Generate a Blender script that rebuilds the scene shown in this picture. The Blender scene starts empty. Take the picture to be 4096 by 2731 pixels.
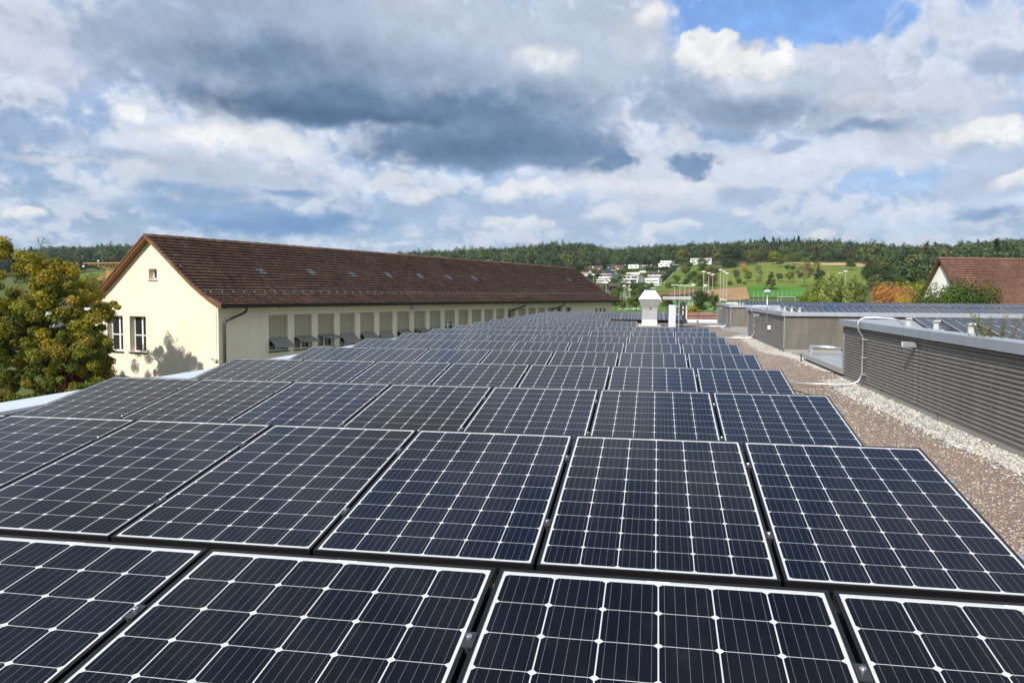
import bpy, math, random
import numpy as np
from mathutils import Vector, Matrix
random.seed(7)
RNG = np.random.default_rng(11)
R = math.radians
SC = bpy.context.scene
COL = SC.collection

# ------------------------------------------------------------------ camera
W, H, FPX = 4096.0, 2731.0, 3189.6           # the photograph's pixel frame
PITCH, YAW, ROLL = R(3.3628), R(-10.1866), R(0.30757)
CAM = np.array([-1.5, -0.8113, 1.1322])
cy, sy, cp, sp = math.cos(YAW), math.sin(YAW), math.cos(PITCH), math.sin(PITCH)
FWD = np.array([sy * cp, cy * cp, -sp])
_r0 = np.array([cy, -sy, 0.0]); _u0 = np.cross(_r0, FWD)
RGT = math.cos(ROLL) * _r0 + math.sin(ROLL) * _u0
UPV = -math.sin(ROLL) * _r0 + math.cos(ROLL) * _u0
FLAT_F = np.array([sy, cy, 0.0]); FLAT_R = np.array([cy, -sy, 0.0])
cam = bpy.data.objects.new('camera', bpy.data.cameras.new('camera')); COL.objects.link(cam)
cam.data.sensor_width = 36; cam.data.lens = FPX / W * 36
cam.data.clip_start = 0.02; cam.data.clip_end = 20000
cam.matrix_world = Matrix(((RGT[0], UPV[0], -FWD[0], CAM[0]), (RGT[1], UPV[1], -FWD[1], CAM[1]),
                           (RGT[2], UPV[2], -FWD[2], CAM[2]), (0, 0, 0, 1)))
SC.camera = cam

def ray(x, y): return FWD + RGT * (x - W / 2) / FPX + UPV * (H / 2 - y) / FPX
def depth(x, y, D): return CAM + ray(x, y) * D
def onz(x, y, z):
    d = ray(x, y); return CAM + d * ((z - CAM[2]) / d[2])
def azel(x, y):
    d = ray(x, y); return math.degrees(math.atan2(d[0], d[1])), math.degrees(math.atan2(d[2], math.hypot(d[0], d[1])))
def lin(r, g, b):
    f = lambda c: (c / 12.92 if c <= 0.04045 else ((c + 0.055) / 1.055) ** 2.4)
    return (f(r / 255), f(g / 255), f(b / 255))

# ------------------------------------------------------------------ light
SUN_AZ, SUN_EL = 201.0, 35.5                 # heading clockwise from +Y
SUN_DIR = Vector((math.sin(R(SUN_AZ)) * math.cos(R(SUN_EL)), math.cos(R(SUN_AZ)) * math.cos(R(SUN_EL)), math.sin(R(SUN_EL))))
sl = bpy.data.lights.new('sun', 'SUN'); sl.energy = 5.0; sl.angle = R(0.55); sl.color = (1.0, 0.945, 0.85)
so = bpy.data.objects.new('sun', sl); COL.objects.link(so)
so.rotation_euler = SUN_DIR.to_track_quat('Z', 'Y').to_euler(); so.location = (0, 0, 60)
SC.view_settings.view_transform = 'Standard'; SC.view_settings.look = 'None'
SC.view_settings.exposure = 0.0; SC.view_settings.gamma = 1.0
try:
    SC.cycles.max_bounces = 6; SC.cycles.transparent_max_bounces = 12; SC.cycles.caustics_reflective = False
    SC.cycles.caustics_refractive = False; SC.cycles.sample_clamp_indirect = 4.0
except Exception: pass

# ------------------------------------------------------------------ sky
class NT:
    def __init__(s, tree): s.t = tree; s.n = tree.nodes; s.l = tree.links
    def node(s, typ, **kw):
        n = s.n.new(typ)
        for k, v in kw.items(): setattr(n, k, v)
        return n
    def put(s, sock, v):
        if hasattr(v, 'is_linked') or isinstance(v, bpy.types.NodeSocket): s.l.new(v, sock)
        else:
            if hasattr(sock, 'default_value'):
                try: sock.default_value = v
                except Exception: sock.default_value = (*v, 1.0) if len(v) == 3 else v
    def math(s, op, a, b=0.0, c=0.0, clamp=False):
        n = s.node('ShaderNodeMath', operation=op); n.use_clamp = clamp
        s.put(n.inputs[0], a); s.put(n.inputs[1], b)
        if len(n.inputs) > 2: s.put(n.inputs[2], c)
        return n.outputs[0]
    def vmath(s, op, a, b=(0, 0, 0), c=(0, 0, 0)):
        n = s.node('ShaderNodeVectorMath', operation=op)
        s.put(n.inputs[0], a); s.put(n.inputs[1], b)
        if op == 'MULTIPLY_ADD': s.put(n.inputs[2], c)
        return n.outputs['Value'] if op in ('LENGTH', 'DOT_PRODUCT', 'DISTANCE') else n.outputs[0]
    def ramp(s, v, a, b, lo=0.0, hi=1.0, smooth=True):
        n = s.node('ShaderNodeMapRange'); n.interpolation_type = 'SMOOTHSTEP' if smooth else 'LINEAR'
        s.put(n.inputs['Value'], v); s.put(n.inputs['From Min'], a); s.put(n.inputs['From Max'], b)
        s.put(n.inputs['To Min'], lo); s.put(n.inputs['To Max'], hi)
        return n.outputs['Result']
    def mix(s, fac, a, b, blend='MIX'):
        n = s.node('ShaderNodeMix', data_type='RGBA', blend_type=blend); n.clamp_factor = True
        s.put(n.inputs['Factor'], fac); s.put(n.inputs[6], a if not isinstance(a, tuple) else (*a[:3], 1)); s.put(n.inputs[7], b if not isinstance(b, tuple) else (*b[:3], 1))
        return n.outputs[2]
    def noise(s, vec, scale, detail=4.0, rough=0.55, dist=0.0, color=False, lac=2.0, dim='2D'):
        n = s.node('ShaderNodeTexNoise'); n.noise_dimensions = dim; s.put(n.inputs['Vector'], vec)
        n.inputs['Scale'].default_value = scale; n.inputs['Detail'].default_value = detail
        n.inputs['Roughness'].default_value = rough; n.inputs['Distortion'].default_value = dist
        n.inputs['Lacunarity'].default_value = lac
        return n.outputs['Color'] if color else n.outputs['Fac']
    def voro(s, vec, scale, feature='F1', out='Distance', dim='2D'):
        n = s.node('ShaderNodeTexVoronoi', feature=feature); n.voronoi_dimensions = dim; s.put(n.inputs['Vector'], vec); n.inputs['Scale'].default_value = scale
        return n.outputs[out]
    def comb(s, x, y, z=0.0):
        n = s.node('ShaderNodeCombineXYZ'); s.put(n.inputs[0], x); s.put(n.inputs[1], y); s.put(n.inputs[2], z); return n.outputs[0]
    def sep(s, v):
        n = s.node('ShaderNodeSeparateXYZ'); s.put(n.inputs[0], v); return n.outputs

SKY_STRENGTH = 0.10
def build_world():
    w = bpy.data.worlds.new('World'); SC.world = w; w.use_nodes = True
    t = NT(w.node_tree); t.n.clear()
    out = t.node('ShaderNodeOutputWorld'); bg = t.node('ShaderNodeBackground'); bg.inputs['Strength'].default_value = SKY_STRENGTH
    t.l.new(bg.outputs[0], out.inputs[0])
    sky = t.node('ShaderNodeTexSky', sky_type='NISHITA'); sky.sun_disc = False
    sky.sun_elevation = R(SUN_EL); sky.sun_rotation = R(SUN_AZ); sky.altitude = 450; sky.air_density = 1.0; sky.dust_density = 0.6; sky.ozone_density = 1.6
    K = 1.0 / SKY_STRENGTH
    def c(r, g, b): return tuple(v * K for v in lin(r, g, b))
    co = t.node('ShaderNodeTexCoord').outputs['Generated']
    X, Y, Z = t.sep(co)
    az = t.math('MULTIPLY', t.math('ARCTAN2', X, Y), 57.29578)
    el = t.math('MULTIPLY', t.math('ARCSINE', Z), 57.29578)
    P = t.comb(az, el, 0.0)
    # coordinates that flatten and shrink the lumps towards the horizon
    elc = t.math('MAXIMUM', el, 0.0)
    Q = t.comb(t.math('MULTIPLY', az, 0.075), t.math('MULTIPLY', t.math('POWER', elc, 0.72), 0.24), 3.0)
    n1 = t.noise(Q, 2.0, 5.0, 0.52)                 # broad lumps
    n2 = t.noise(Q, 8.0, 6.0, 0.58, 0.2)            # cauliflower lumps
    n3 = t.voro(t.vmath('ADD', Q, t.comb(t.math('MULTIPLY', n2, 0.10), t.math('MULTIPLY', n1, 0.10))), 10.0)
    E1 = t.math('SUBTRACT', n1, 0.5); E2 = t.math('SUBTRACT', n2, 0.5); E3 = t.math('SUBTRACT', n3, 0.42)
    EN = t.math('ADD', t.math('ADD', t.math('MULTIPLY', E1, 0.8), t.math('MULTIPLY', E2, 1.5)), t.math('MULTIPLY', E3, 0.32))
    ES = t.math('ADD', t.math('MULTIPLY', E1, 0.95), t.math('MULTIPLY', E2, 0.40))
    wn = t.sep(t.noise(Q, 3.2, 3.0, 0.5, 0.0, True))
    P = t.vmath('ADD', P, t.comb(t.math('MULTIPLY_ADD', wn[0], 3.4, -1.7), t.math('MULTIPLY_ADD', wn[1], 2.0, -1.0)))
    col = t.mix(1.0, sky.outputs[0], t.mix(t.ramp(el, 3.0, 22.0), (0.80, 0.80, 0.95), (1.22, 1.42, 1.72)), 'MULTIPLY')
    # thin pale veil over nearly everything
    veil = t.ramp(t.math('ADD', n1, t.math('MULTIPLY', E2, 0.5)), 0.30, 0.58, 0.50, 0.97)
    S = 4096 / 2352.0
    def elem(x, y, rx, ry):
        a0, e0 = azel(x * S, y * S); a1, _ = azel((x + 20) * S, y * S); _, e1 = azel(x * S, (y - 20) * S)
        sx = 20.0 / (a1 - a0) / rx; sy_ = 20.0 / (e1 - e0) / ry
        v = t.vmath('MULTIPLY_ADD', P, (sx, sy_, 0), (-a0 * sx, -e0 * sy_, 0))
        return v, t.vmath('LENGTH', v)
    for (x, y, rx, ry, al) in ((1950, -330, 520, 330, 0.55), (1500, -800, 700, 400, 0.6), (1700, 30, 260, 120, 1.0), (1900, 20, 300, 110, 0.95), (2060, 425, 170, 40, 0.75), (2060, 515, 200, 30, 0.6), (110, 440, 150, 18, 0.5)):
        v, l = elem(x, y, rx, ry)
        veil = t.math('MULTIPLY', veil, t.ramp(t.math('ADD', l, t.math('MULTIPLY', EN, 0.5)), 0.55, 1.05, 1.0 - al, 1.0))
    vc = t.mix(t.ramp(t.math('ADD', n2, t.math('MULTIPLY', E1, 0.8)), 0.32, 0.66), t.mix(t.ramp(el, 2.0, 13.0), c(162, 190, 222), c(178, 199, 227)), t.mix(t.ramp(el, 2.0, 13.0), c(205, 217, 234), c(214, 222, 236)))
    col = t.mix(veil, col, vc)
    # elements: x, y, rx, ry (photo frame of 2352 px), colour, alpha, softness, edge noise, kind
    for e in SKY_ELEMENTS:
        x, y, rx, ry, cc, al, soft, kn, kind = e
        v, l = elem(x, y, rx, ry)
        q = t.math('MULTIPLY_ADD', ES if kind in 'sb' else EN, kn, l)
        a = t.ramp(q, 1.0 - soft, 1.0, al, 0.0)
        if kind == 'p':       # puff: crisp top, base that fades
            yy = t.sep(v)[1]
            a = t.math('MULTIPLY', a, t.ramp(t.math('MULTIPLY_ADD', E2, 1.2, yy), -0.75, 0.25))
        if kind == 'b':       # base: flat crisp bottom, top that fades
            yy = t.sep(v)[1]
            a = t.math('MULTIPLY', a, t.ramp(t.math('MULTIPLY_ADD', E1, 1.0, yy), 0.9, -0.1))
        col = t.mix(a, col, c(*cc))
    # lumps lit from above over everything
    m1 = t.noise(t.vmath('ADD', Q, (0.01, 0.075, 0.0)), 2.0, 5.0, 0.52)
    m2 = t.noise(t.vmath('ADD', Q, (0.006, 0.022, 0.0)), 8.0, 3.0, 0.50, 0.2)
    relief = t.math('ADD', t.math('MULTIPLY', t.math('SUBTRACT', n2, m2), 0.26), t.math('MULTIPLY', t.math('SUBTRACT', n1, m1), 0.70))
    k = t.math('ADD', 1.0, t.math('MULTIPLY', relief, t.ramp(el, 1.0, 12.0, 0.5, 1.0)))
    k = t.math('MAXIMUM', t.math('MINIMUM', k, 1.30), 0.78)
    col = t.mix(1.0, col, t.comb(k, k, k), 'MULTIPLY')
    # below the horizon: the land's colour
    col = t.mix(t.ramp(el, -3.0, -0.5, 1.0, 0.0), col, c(110, 115, 90))
    t.l.new(col, bg.inputs['Color'])
WH = (246, 246, 247); LG = (206, 214, 228); LV = (186, 198, 220); MG = (150, 170, 198); DG = (112, 136, 164); DK = (88, 118, 150); BL = (128, 164, 208)
SKY_ELEMENTS = [
    # overhead, mirrored by the panels: warm bright cloud on the left, grey in the middle, blue to the right
    (300, -170, 520, 130, (214, 208, 200), .95, .8, .7, 's'), (900, -330, 420, 150, (176, 176, 182), .9, .8, .7, 's'), (-100, -620, 700, 260, (150, 156, 172), .9, .8, .7, 's'), (1250, -120, 320, 110, (186, 192, 204), .9, .8, .7, 's'), (-500, -150, 420, 160, (190, 188, 190), .9, .8, .7, 's'),
    # left edge: pale lilac masses
    (90, 110, 280, 150, (206, 212, 229), .9, .8, .6, 's'), (60, 300, 270, 50, (156, 178, 211), .92, .7, .7, 's'), (260, 350, 190, 34, (164, 187, 217), .8, .8, .7, 's'), (130, 375, 200, 16, (214, 219, 230), .7, .8, .7, 's'),
    (80, 487, 70, 24, WH, .85, .45, .8, 'p'), (300, 470, 240, 24, (170, 192, 222), .7, .8, .7, 's'),
    # lower left: white cumulus bank with grey blue feet
    (520, 400, 330, 90, (192, 205, 225), .95, .6, .8, 's'), (500, 320, 220, 60, WH, .92, .6, .8, 'p'), (640, 350, 130, 70, (230, 233, 239), .9, .5, .9, 'p'), (318, 262, 46, 36, WH, .9, .45, .8, 'p'),
    (320, 400, 80, 45, (222, 227, 236), .85, .5, .9, 'p'), (440, 442, 200, 26, (140, 172, 209), .9, .8, .6, 'b'), (660, 440, 130, 18, (132, 166, 205), .88, .8, .6, 'b'),
    (650, 508, 340, 42, (120, 158, 205), .95, .75, .6, 's'), (480, 482, 260, 24, (146, 178, 215), .75, .8, .7, 's'), (980, 480, 300, 30, (170, 194, 223), .75, .8, .7, 's'),
    (890, 420, 120, 30, (224, 229, 237), .92, .45, .9, 'p'), (970, 450, 60, 26, (228, 232, 239), .8, .5, .9, 'p'),
    # upper right white deck
    (1560, 410, 450, 90, (212, 221, 236), .95, .6, .7, 's'), (1950, 350, 380, 60, (216, 223, 238), .92, .7, .7, 's'), (2150, 250, 240, 150, (210, 217, 233), .92, .75, .7, 's'), (2230, 60, 130, 90, (214, 220, 235), .8, .8, .7, 's'),
    (2290, 130, 110, 55, (172, 186, 214), .9, .6, .8, 's'), (2130, 275, 120, 34, (182, 197, 222), .75, .7, .7, 's'), (1190, 495, 330, 50, (170, 192, 221), .9, .75, .7, 's'), (1500, 505, 300, 34, (178, 198, 224), .8, .75, .7, 's'), (1210, 445, 110, 30, (234, 236, 241), .9, .45, .9, 'p'), (1480, 430, 200, 26, (230, 233, 241), .8, .6, .9, 'p'),
    (1740, 450, 130, 30, (166, 188, 217), .8, .6, .8, 's'), (1880, 538, 48, 24, (236, 238, 241), .8, .7, .9, 'p'), (2080, 500, 90, 30, (218, 226, 238), .85, .45, .9, 'p'),
    (1690, 492, 30, 24, (228, 232, 239), .75, .7, .9, 'p'), (1180, 520, 90, 28, (228, 232, 239), .85, .45, .9, 'p'), (1400, 500, 90, 30, (224, 229, 238), .85, .45, .9, 'p'), (1520, 525, 70, 20, (226, 231, 239), .8, .5, .9, 'p'),
    # right edge cumulus
    (2260, 400, 160, 120, (186, 201, 224), .92, .6, .7, 's'), (2250, 320, 120, 44, WH, .95, .45, .8, 'p'), (2325, 418, 80, 30, WH, .85, .5, .8, 'p'), (2290, 478, 150, 32, (132, 164, 204), .95, .7, .5, 'b'),
    # right centre cumulus with its grey base
    (1850, 210, 300, 100, (190, 203, 222), 1.0, .30, .7, 'n'), (1680, 190, 150, 110, (206, 215, 229), 1.0, .3, .7, 'n'), (1625, 135, 85, 70, WH, .97, .3, .8, 'p'), (1750, 160, 115, 50, WH, .97, .3, .8, 'p'), (1900, 140, 90, 50, (210, 217, 231), .9, .35, .8, 'p'),
    (2000, 190, 110, 90, (200, 209, 227), .95, .5, .7, 'n'), (1980, 235, 130, 44, (218, 223, 232), .9, .6, .7, 'p'), (2000, 288, 130, 26, (140, 164, 194), .95, .7, .5, 'b'),
    (1720, 255, 290, 60, (138, 160, 189), .97, .75, .5, 'b'), (1650, 305, 110, 22, (148, 172, 204), .9, .6, .6, 'b'), (1560, 330, 60, 40, (224, 229, 238), .85, .5, .8, 'p'),
    # great dark cloud: light shoulders, dark core, flat base
    (740, 110, 660, 190, (166, 184, 209), 1.0, .45, .6, 's'), (1320, 150, 250, 240, (184, 198, 218), 1.0, .35, .6, 'n'), (1480, 70, 110, 100, (206, 214, 228), .85, .85, .7, 's'), (1515, 40, 62, 55, WH, .9, .5, .7, 'p'),
    (960, 10, 260, 44, (196, 206, 223), .75, .9, .7, 's'), (1280, 190, 120, 46, (172, 188, 211), .8, .8, .5, 's'), (1262, 150, 92, 68, (236, 238, 241), .95, .8, .8, 'p'),
    (740, 195, 560, 135, (132, 153, 181), .92, .85, .5, 's'), (600, 125, 220, 90, (110, 134, 163), .85, .95, .6, 's'), (1220, 265, 320, 110, (138, 162, 193), .85, .8, .5, 's'), (1060, 60, 440, 85, (190, 202, 219), .75, .9, .6, 's'),
    (700, 235, 430, 62, (100, 126, 156), .97, .7, .4, 'b'), (960, 245, 420, 85, (103, 131, 163), .95, .75, .4, 'b'), (1140, 335, 430, 74, (122, 148, 181), 1.0, .45, .5, 's'), (1060, 330, 330, 62, (98, 127, 160), .92, .8, .5, 'b'), (800, 270, 420, 30, (86, 114, 147), .95, .85, .35, 's'), (1420, 365, 60, 48, (116, 147, 183), .97, .5, .6, 'n'),
    (1560, 225, 140, 85, (152, 172, 200), .9, .75, .7, 's'),
    # small dark rags
    (1572, 380, 80, 28, (122, 150, 187), .97, .6, .9, 'n'), (1810, 338, 85, 18, (158, 180, 212), .85, .7, .8, 's'),
]
build_world()

# ------------------------------------------------------------------ materials
MATS = {}
def mat(name, base=(0.5, 0.5, 0.5), rough=0.6, metal=0.0, spec=0.5, build=None):
    if name in MATS: return MATS[name]
    m = bpy.data.materials.new(name); m.use_nodes = True
    t = NT(m.node_tree); b = t.n['Principled BSDF']
    b.inputs['Base Color'].default_value = (*base, 1); b.inputs['Roughness'].default_value = rough
    b.inputs['Metallic'].default_value = metal; b.inputs['Specular IOR Level'].default_value = spec
    if build: build(t, b)
    MATS[name] = m; return m
def speckle(base, amt=0.15, scale=6.0, detail=5.0, bump=0.0, bscale=60.0, bdist=0.01):
    """mottled surface: large soft stains plus fine grain"""
    def f(t, b):
        co = t.node('ShaderNodeTexCoord').outputs['Object']
        n = t.noise(co, scale, detail, 0.6, dim='3D'); g = t.noise(co, scale * 9, 3.0, 0.6, dim='3D')
        k = t.math('ADD', 1.0, t.math('ADD', t.math('MULTIPLY', t.math('SUBTRACT', n, 0.5), amt * 2.4), t.math('MULTIPLY', t.math('SUBTRACT', g, 0.5), amt * 1.2)))
        t.put(b.inputs['Base Color'], t.mix(1.0, tuple(base), t.comb(k, k, k), 'MULTIPLY'))
        if bump:
            bn = t.node('ShaderNodeBump'); bn.inputs['Strength'].default_value = bump; bn.inputs['Distance'].default_value = bdist
            t.put(bn.inputs['Height'], t.noise(co, bscale, 4.0, 0.6, dim='3D')); t.l.new(bn.outputs[0], b.inputs['Normal'])
    return f
def streaky(base, amt):
    def f(t, b):
        X, Y, Z = t.sep(t.node('ShaderNodeTexCoord').outputs['Object'])
        n = t.noise(t.comb(t.math('MULTIPLY', X, 7.0), t.math('MULTIPLY', Y, 7.0), t.math('MULTIPLY', Z, 0.9)), 1.0, 5.0, 0.62, dim='3D')
        g = t.noise(t.comb(X, Y, Z), 1.1, 5.0, 0.6, dim='3D')
        k = t.math('ADD', 1.0, t.math('ADD', t.math('MULTIPLY', t.math('SUBTRACT', n, 0.5), amt * 2), t.math('MULTIPLY', t.math('SUBTRACT', g, 0.5), amt)))
        t.put(b.inputs['Base Color'], t.mix(1.0, tuple(base), t.comb(k, k, k), 'MULTIPLY'))
        t.put(b.inputs['Roughness'], t.math('MULTIPLY_ADD', n, 0.25, 0.24))
    return f
def msp(name, base, rough=0.7, metal=0.0, spec=0.4, **kw): return mat(name, base, rough, metal, spec, speckle(base, **kw))

M_BLACK = mat('black_anodised', (0.0045, 0.0048, 0.0055), 0.35, 0.0, 0.30)
M_DARK = mat('dark_plastic', (0.03, 0.032, 0.036), 0.5)
M_ALU = msp('aluminium', (0.62, 0.63, 0.65), 0.34, 0.85, amt=0.08)
M_STEEL = msp('steel', (0.55, 0.56, 0.58), 0.3, 0.9, amt=0.06)
M_FLASH = mat('grey_flashing', (0.44, 0.475, 0.515), 0.42, 0.35, 0.4, streaky((0.44, 0.475, 0.515), 0.14))
M_PARA = msp('pale_flashing', (0.66, 0.72, 0.79), 0.45, 0.15, amt=0.04, scale=1.0)
M_CLAD = mat('taupe_metal', (0.29, 0.265, 0.23), 0.34, 0.45, 0.4, streaky((0.29, 0.265, 0.23), 0.30))
M_KICK = msp('kick_plate', (0.33, 0.30, 0.27), 0.6, 0.1, amt=0.12, scale=1.5)
M_CONC = msp('concrete', (0.52, 0.50, 0.46), 0.85, amt=0.14, scale=7, bump=0.4)
M_ZINC = mat('galvanised', (0.58, 0.59, 0.58), 0.40, 0.6, 0.4, streaky((0.58, 0.59, 0.58), 0.22))
M_WHITE = msp('white_metal', (0.82, 0.83, 0.82), 0.45, 0.0, amt=0.04)
M_WPAINT = msp('white_render', (0.84, 0.83, 0.80), 0.8, amt=0.05, scale=0.6)
M_WFRAME = mat('white_frame', (0.82, 0.82, 0.80), 0.45)
M_GLASS = mat('dark_glass', (0.02, 0.022, 0.026), 0.05, 0.0, 0.6)
M_GREYMETAL = msp('light_grey_metal', (0.60, 0.64, 0.69), 0.45, 0.2, amt=0.04)
M_GUTTER = mat('dark_gutter', (0.022, 0.020, 0.020), 0.5, 0.0, 0.3)
M_PIPE = mat('dark_pipe', (0.055, 0.042, 0.036), 0.5)
M_WOODD = msp('dark_wood', (0.10, 0.045, 0.022), 0.6, amt=0.25, scale=3)
M_SOFFIT = msp('brown_wood', (0.24, 0.095, 0.030), 0.6, amt=0.30, scale=2.5)
M_CRANE = msp('crane_yellow', (0.34, 0.21, 0.06), 0.55, amt=0.2, scale=2)
M_BARK = msp('bark', (0.10, 0.075, 0.052), 0.9, amt=0.3, scale=6)
M_POLE = mat('pole_grey', (0.62, 0.64, 0.65), 0.4, 0.3)
M_RED = mat('red_paint', (0.5, 0.05, 0.04), 0.5)
M_ORANGE = msp('orange_brick', (0.50, 0.16, 0.07), 0.8)
M_YELLOW = mat('yellow_tape', (0.75, 0.55, 0.05), 0.6)

def _cells(nx, ny, px, py, x0, y0, across):
    """mono cells in a white backing sheet: nx by ny cells, pitch px, py, first corner at x0, y0; across = wires run along x"""
    def f(t, b):
        X, Y, Z = t.sep(t.node('ShaderNodeTexCoord').outputs['Object'])
        u = t.math('DIVIDE', t.math('SUBTRACT', X, x0), px); v = t.math('DIVIDE', t.math('SUBTRACT', Y, y0), py)
        fu = t.math('SUBTRACT', t.math('FRACT', u), 0.5); fv = t.math('SUBTRACT', t.math('FRACT', v), 0.5)
        ax = t.math('MULTIPLY', t.math('ABSOLUTE', fu), px); ay = t.math('MULTIPLY', t.math('ABSOLUTE', fv), py)
        hx, hy = px / 2 - 0.0019, py / 2 - 0.0011
        inn = t.math('MULTIPLY', t.math('LESS_THAN', ax, hx), t.math('LESS_THAN', ay, hy))
        inn = t.math('MULTIPLY', inn, t.math('LESS_THAN', t.math('ADD', ax, ay), hx + hy - 0.0105))
        for q, n in ((u, nx), (v, ny)):
            inn = t.math('MULTIPLY', inn, t.math('MULTIPLY', t.math('GREATER_THAN', q, 0.0), t.math('LESS_THAN', q, float(n))))
        # five thin wires per cell
        w = fv if across else fu
        pit = py if across else px
        wd = t.math('MULTIPLY', t.math('ABSOLUTE', t.math('SUBTRACT', t.math('FRACT', t.math('ADD', t.math('MULTIPLY', w, 5.15), 0.5)), 0.5)), pit / 5.15)
        wire = t.math('LESS_THAN', wd, 0.00048)
        # slightly different cells and panels
        rnd = t.node('ShaderNodeObjectInfo').outputs['Random']
        wn = t.node('ShaderNodeTexWhiteNoise', noise_dimensions='3D')
        t.put(wn.inputs['Vector'], t.comb(t.math('FLOOR', u), t.math('FLOOR', v), t.math('MULTIPLY', rnd, 91.0)))
        k = t.math('MULTIPLY_ADD', wn.outputs['Value'], 0.30, 0.85)
        cc = t.mix(t.math('POWER', rnd, 2.0), (0.0036, 0.0036, 0.0068), (0.0026, 0.0048, 0.0150))
        cc = t.mix(1.0, cc, t.comb(k, k, k), 'MULTIPLY')
        cc = t.mix(wire, cc, (0.16, 0.17, 0.19))
        dust = t.noise(t.comb(X, Y, t.math('MULTIPLY', rnd, 37.0)), 9.0, 5.0, 0.65, dim='3D')
        back = t.mix(dust, (0.58, 0.58, 0.58), (0.68, 0.68, 0.67))
        # silver collector strips at both short edges
        for q in (-0.105, ny + 0.075):
            st = t.math('MULTIPLY', t.math('LESS_THAN', t.math('ABSOLUTE', t.math('SUBTRACT', v, q)), 0.018), t.math('MULTIPLY', t.math('GREATER_THAN', u, 0.1), t.math('LESS_THAN', u, nx - 0.1)))
            back = t.mix(t.math('MULTIPLY', st, 0.7), back, (0.45, 0.46, 0.48))
        c0 = t.mix(inn, back, cc)
        c0 = t.mix(t.math('MULTIPLY', t.ramp(dust, 0.5, 0.9), 0.018), c0, (0.55, 0.50, 0.42))
        t.put(b.inputs['Base Color'], c0)
        t.put(b.inputs['Roughness'], t.math('MULTIPLY_ADD', dust, 0.08, 0.07))
        b.inputs['IOR'].default_value = 1.215; b.inputs['Specular Tint'].default_value = (0.92, 0.96, 1.0, 1)
    return f
M_CELLS = mat('solar_cells', (0.01, 0.01, 0.02), 0.12, 0.0, 0.5, _cells(6, 10, 0.157, 0.1588, 0.021, 0.031, False))
M_CELLS2 = mat('solar_cells_wide', (0.01, 0.01, 0.02), 0.12, 0.0, 0.5, _cells(10, 5, 0.143, 0.146, 0.015, 0.0135, True))

def _leaf(t, b):
    oi = t.node('ShaderNodeObjectInfo')
    g = t.node('ShaderNodeNewGeometry').outputs['Random Per Island']
    wn = t.node('ShaderNodeTexWhiteNoise', noise_dimensions='1D'); t.put(wn.inputs['W'], t.math('MULTIPLY', g, 311.0))
    at = t.node('ShaderNodeAttribute', attribute_name='tint').outputs['Color']
    col = t.mix(1.0, oi.outputs['Color'], at, 'MULTIPLY')
    k = t.math('MULTIPLY_ADD', g, 0.7, 0.65)
    col = t.mix(1.0, col, t.comb(k, k, t.math('MULTIPLY_ADD', wn.outputs['Value'], 0.5, 0.75)), 'MULTIPLY')
    t.put(b.inputs['Base Color'], col); b.inputs['Roughness'].default_value = 0.55; b.inputs['Specular IOR Level'].default_value = 0.25
    tr = t.node('ShaderNodeBsdfTranslucent'); t.put(tr.inputs[0], col); mx = t.node('ShaderNodeMixShader'); mx.inputs[0].default_value = 0.30
    out = t.n['Material Output']; t.l.new(b.outputs[0], mx.inputs[1]); t.l.new(tr.outputs[0], mx.inputs[2]); t.l.new(mx.outputs[0], out.inputs[0])
M_LEAF = mat('foliage', (0.05, 0.08, 0.02), build=_leaf)

def _gravel(c1, c2, c3, scale, bump):
    def f(t, b):
        co = t.node('ShaderNodeTexCoord').outputs['Object']
        dn = t.noise(co, scale * 0.7, 2.0, 0.5, 0.0, True, dim='3D')
        cw = t.vmath('MULTIPLY_ADD', dn, (0.012, 0.012, 0.012), co)
        v = t.node('ShaderNodeTexVoronoi', feature='F1'); v.voronoi_dimensions = '2D'; t.put(v.inputs['Vector'], cw); v.inputs['Scale'].default_value = scale
        r = t.sep(v.outputs['Color'])
        big = t.noise(co, 0.9, 4.0, 0.6, dim='3D')
        c = t.mix(r[0], c1, c2); c = t.mix(t.ramp(r[1], 0.78, 0.9), c, c3)
        k = t.math('ADD', t.math('MULTIPLY_ADD', r[2], 0.7, 0.62), t.math('MULTIPLY', t.math('SUBTRACT', big, 0.5), 0.7))
        edge = t.ramp(v.outputs['Distance'], 0.30, 0.75, 1.0, 0.62)
        c = t.mix(1.0, c, t.comb(t.math('MULTIPLY', k, edge), t.math('MULTIPLY', k, edge), t.math('MULTIPLY', k, edge)), 'MULTIPLY')
        t.put(b.inputs['Base Color'], c); b.inputs['Roughness'].default_value = 0.9
        bn = t.node('ShaderNodeBump'); bn.inputs['Strength'].default_value = bump; bn.inputs['Distance'].default_value = 0.02
        t.put(bn.inputs['Height'], t.math('SUBTRACT', 1.0, v.outputs['Distance'])); t.l.new(bn.outputs[0], b.inputs['Normal'])
    return f
M_SUBST = mat('reddish_grit', build=_gravel((0.35, 0.258, 0.205), (0.41, 0.318, 0.258), (0.50, 0.45, 0.40), 95.0, 0.7))
M_PEBBLE = mat('pale_pebbles', build=_gravel((0.43, 0.41, 0.37), (0.56, 0.54, 0.49), (0.27, 0.28, 0.30), 42.0, 0.9))

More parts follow.
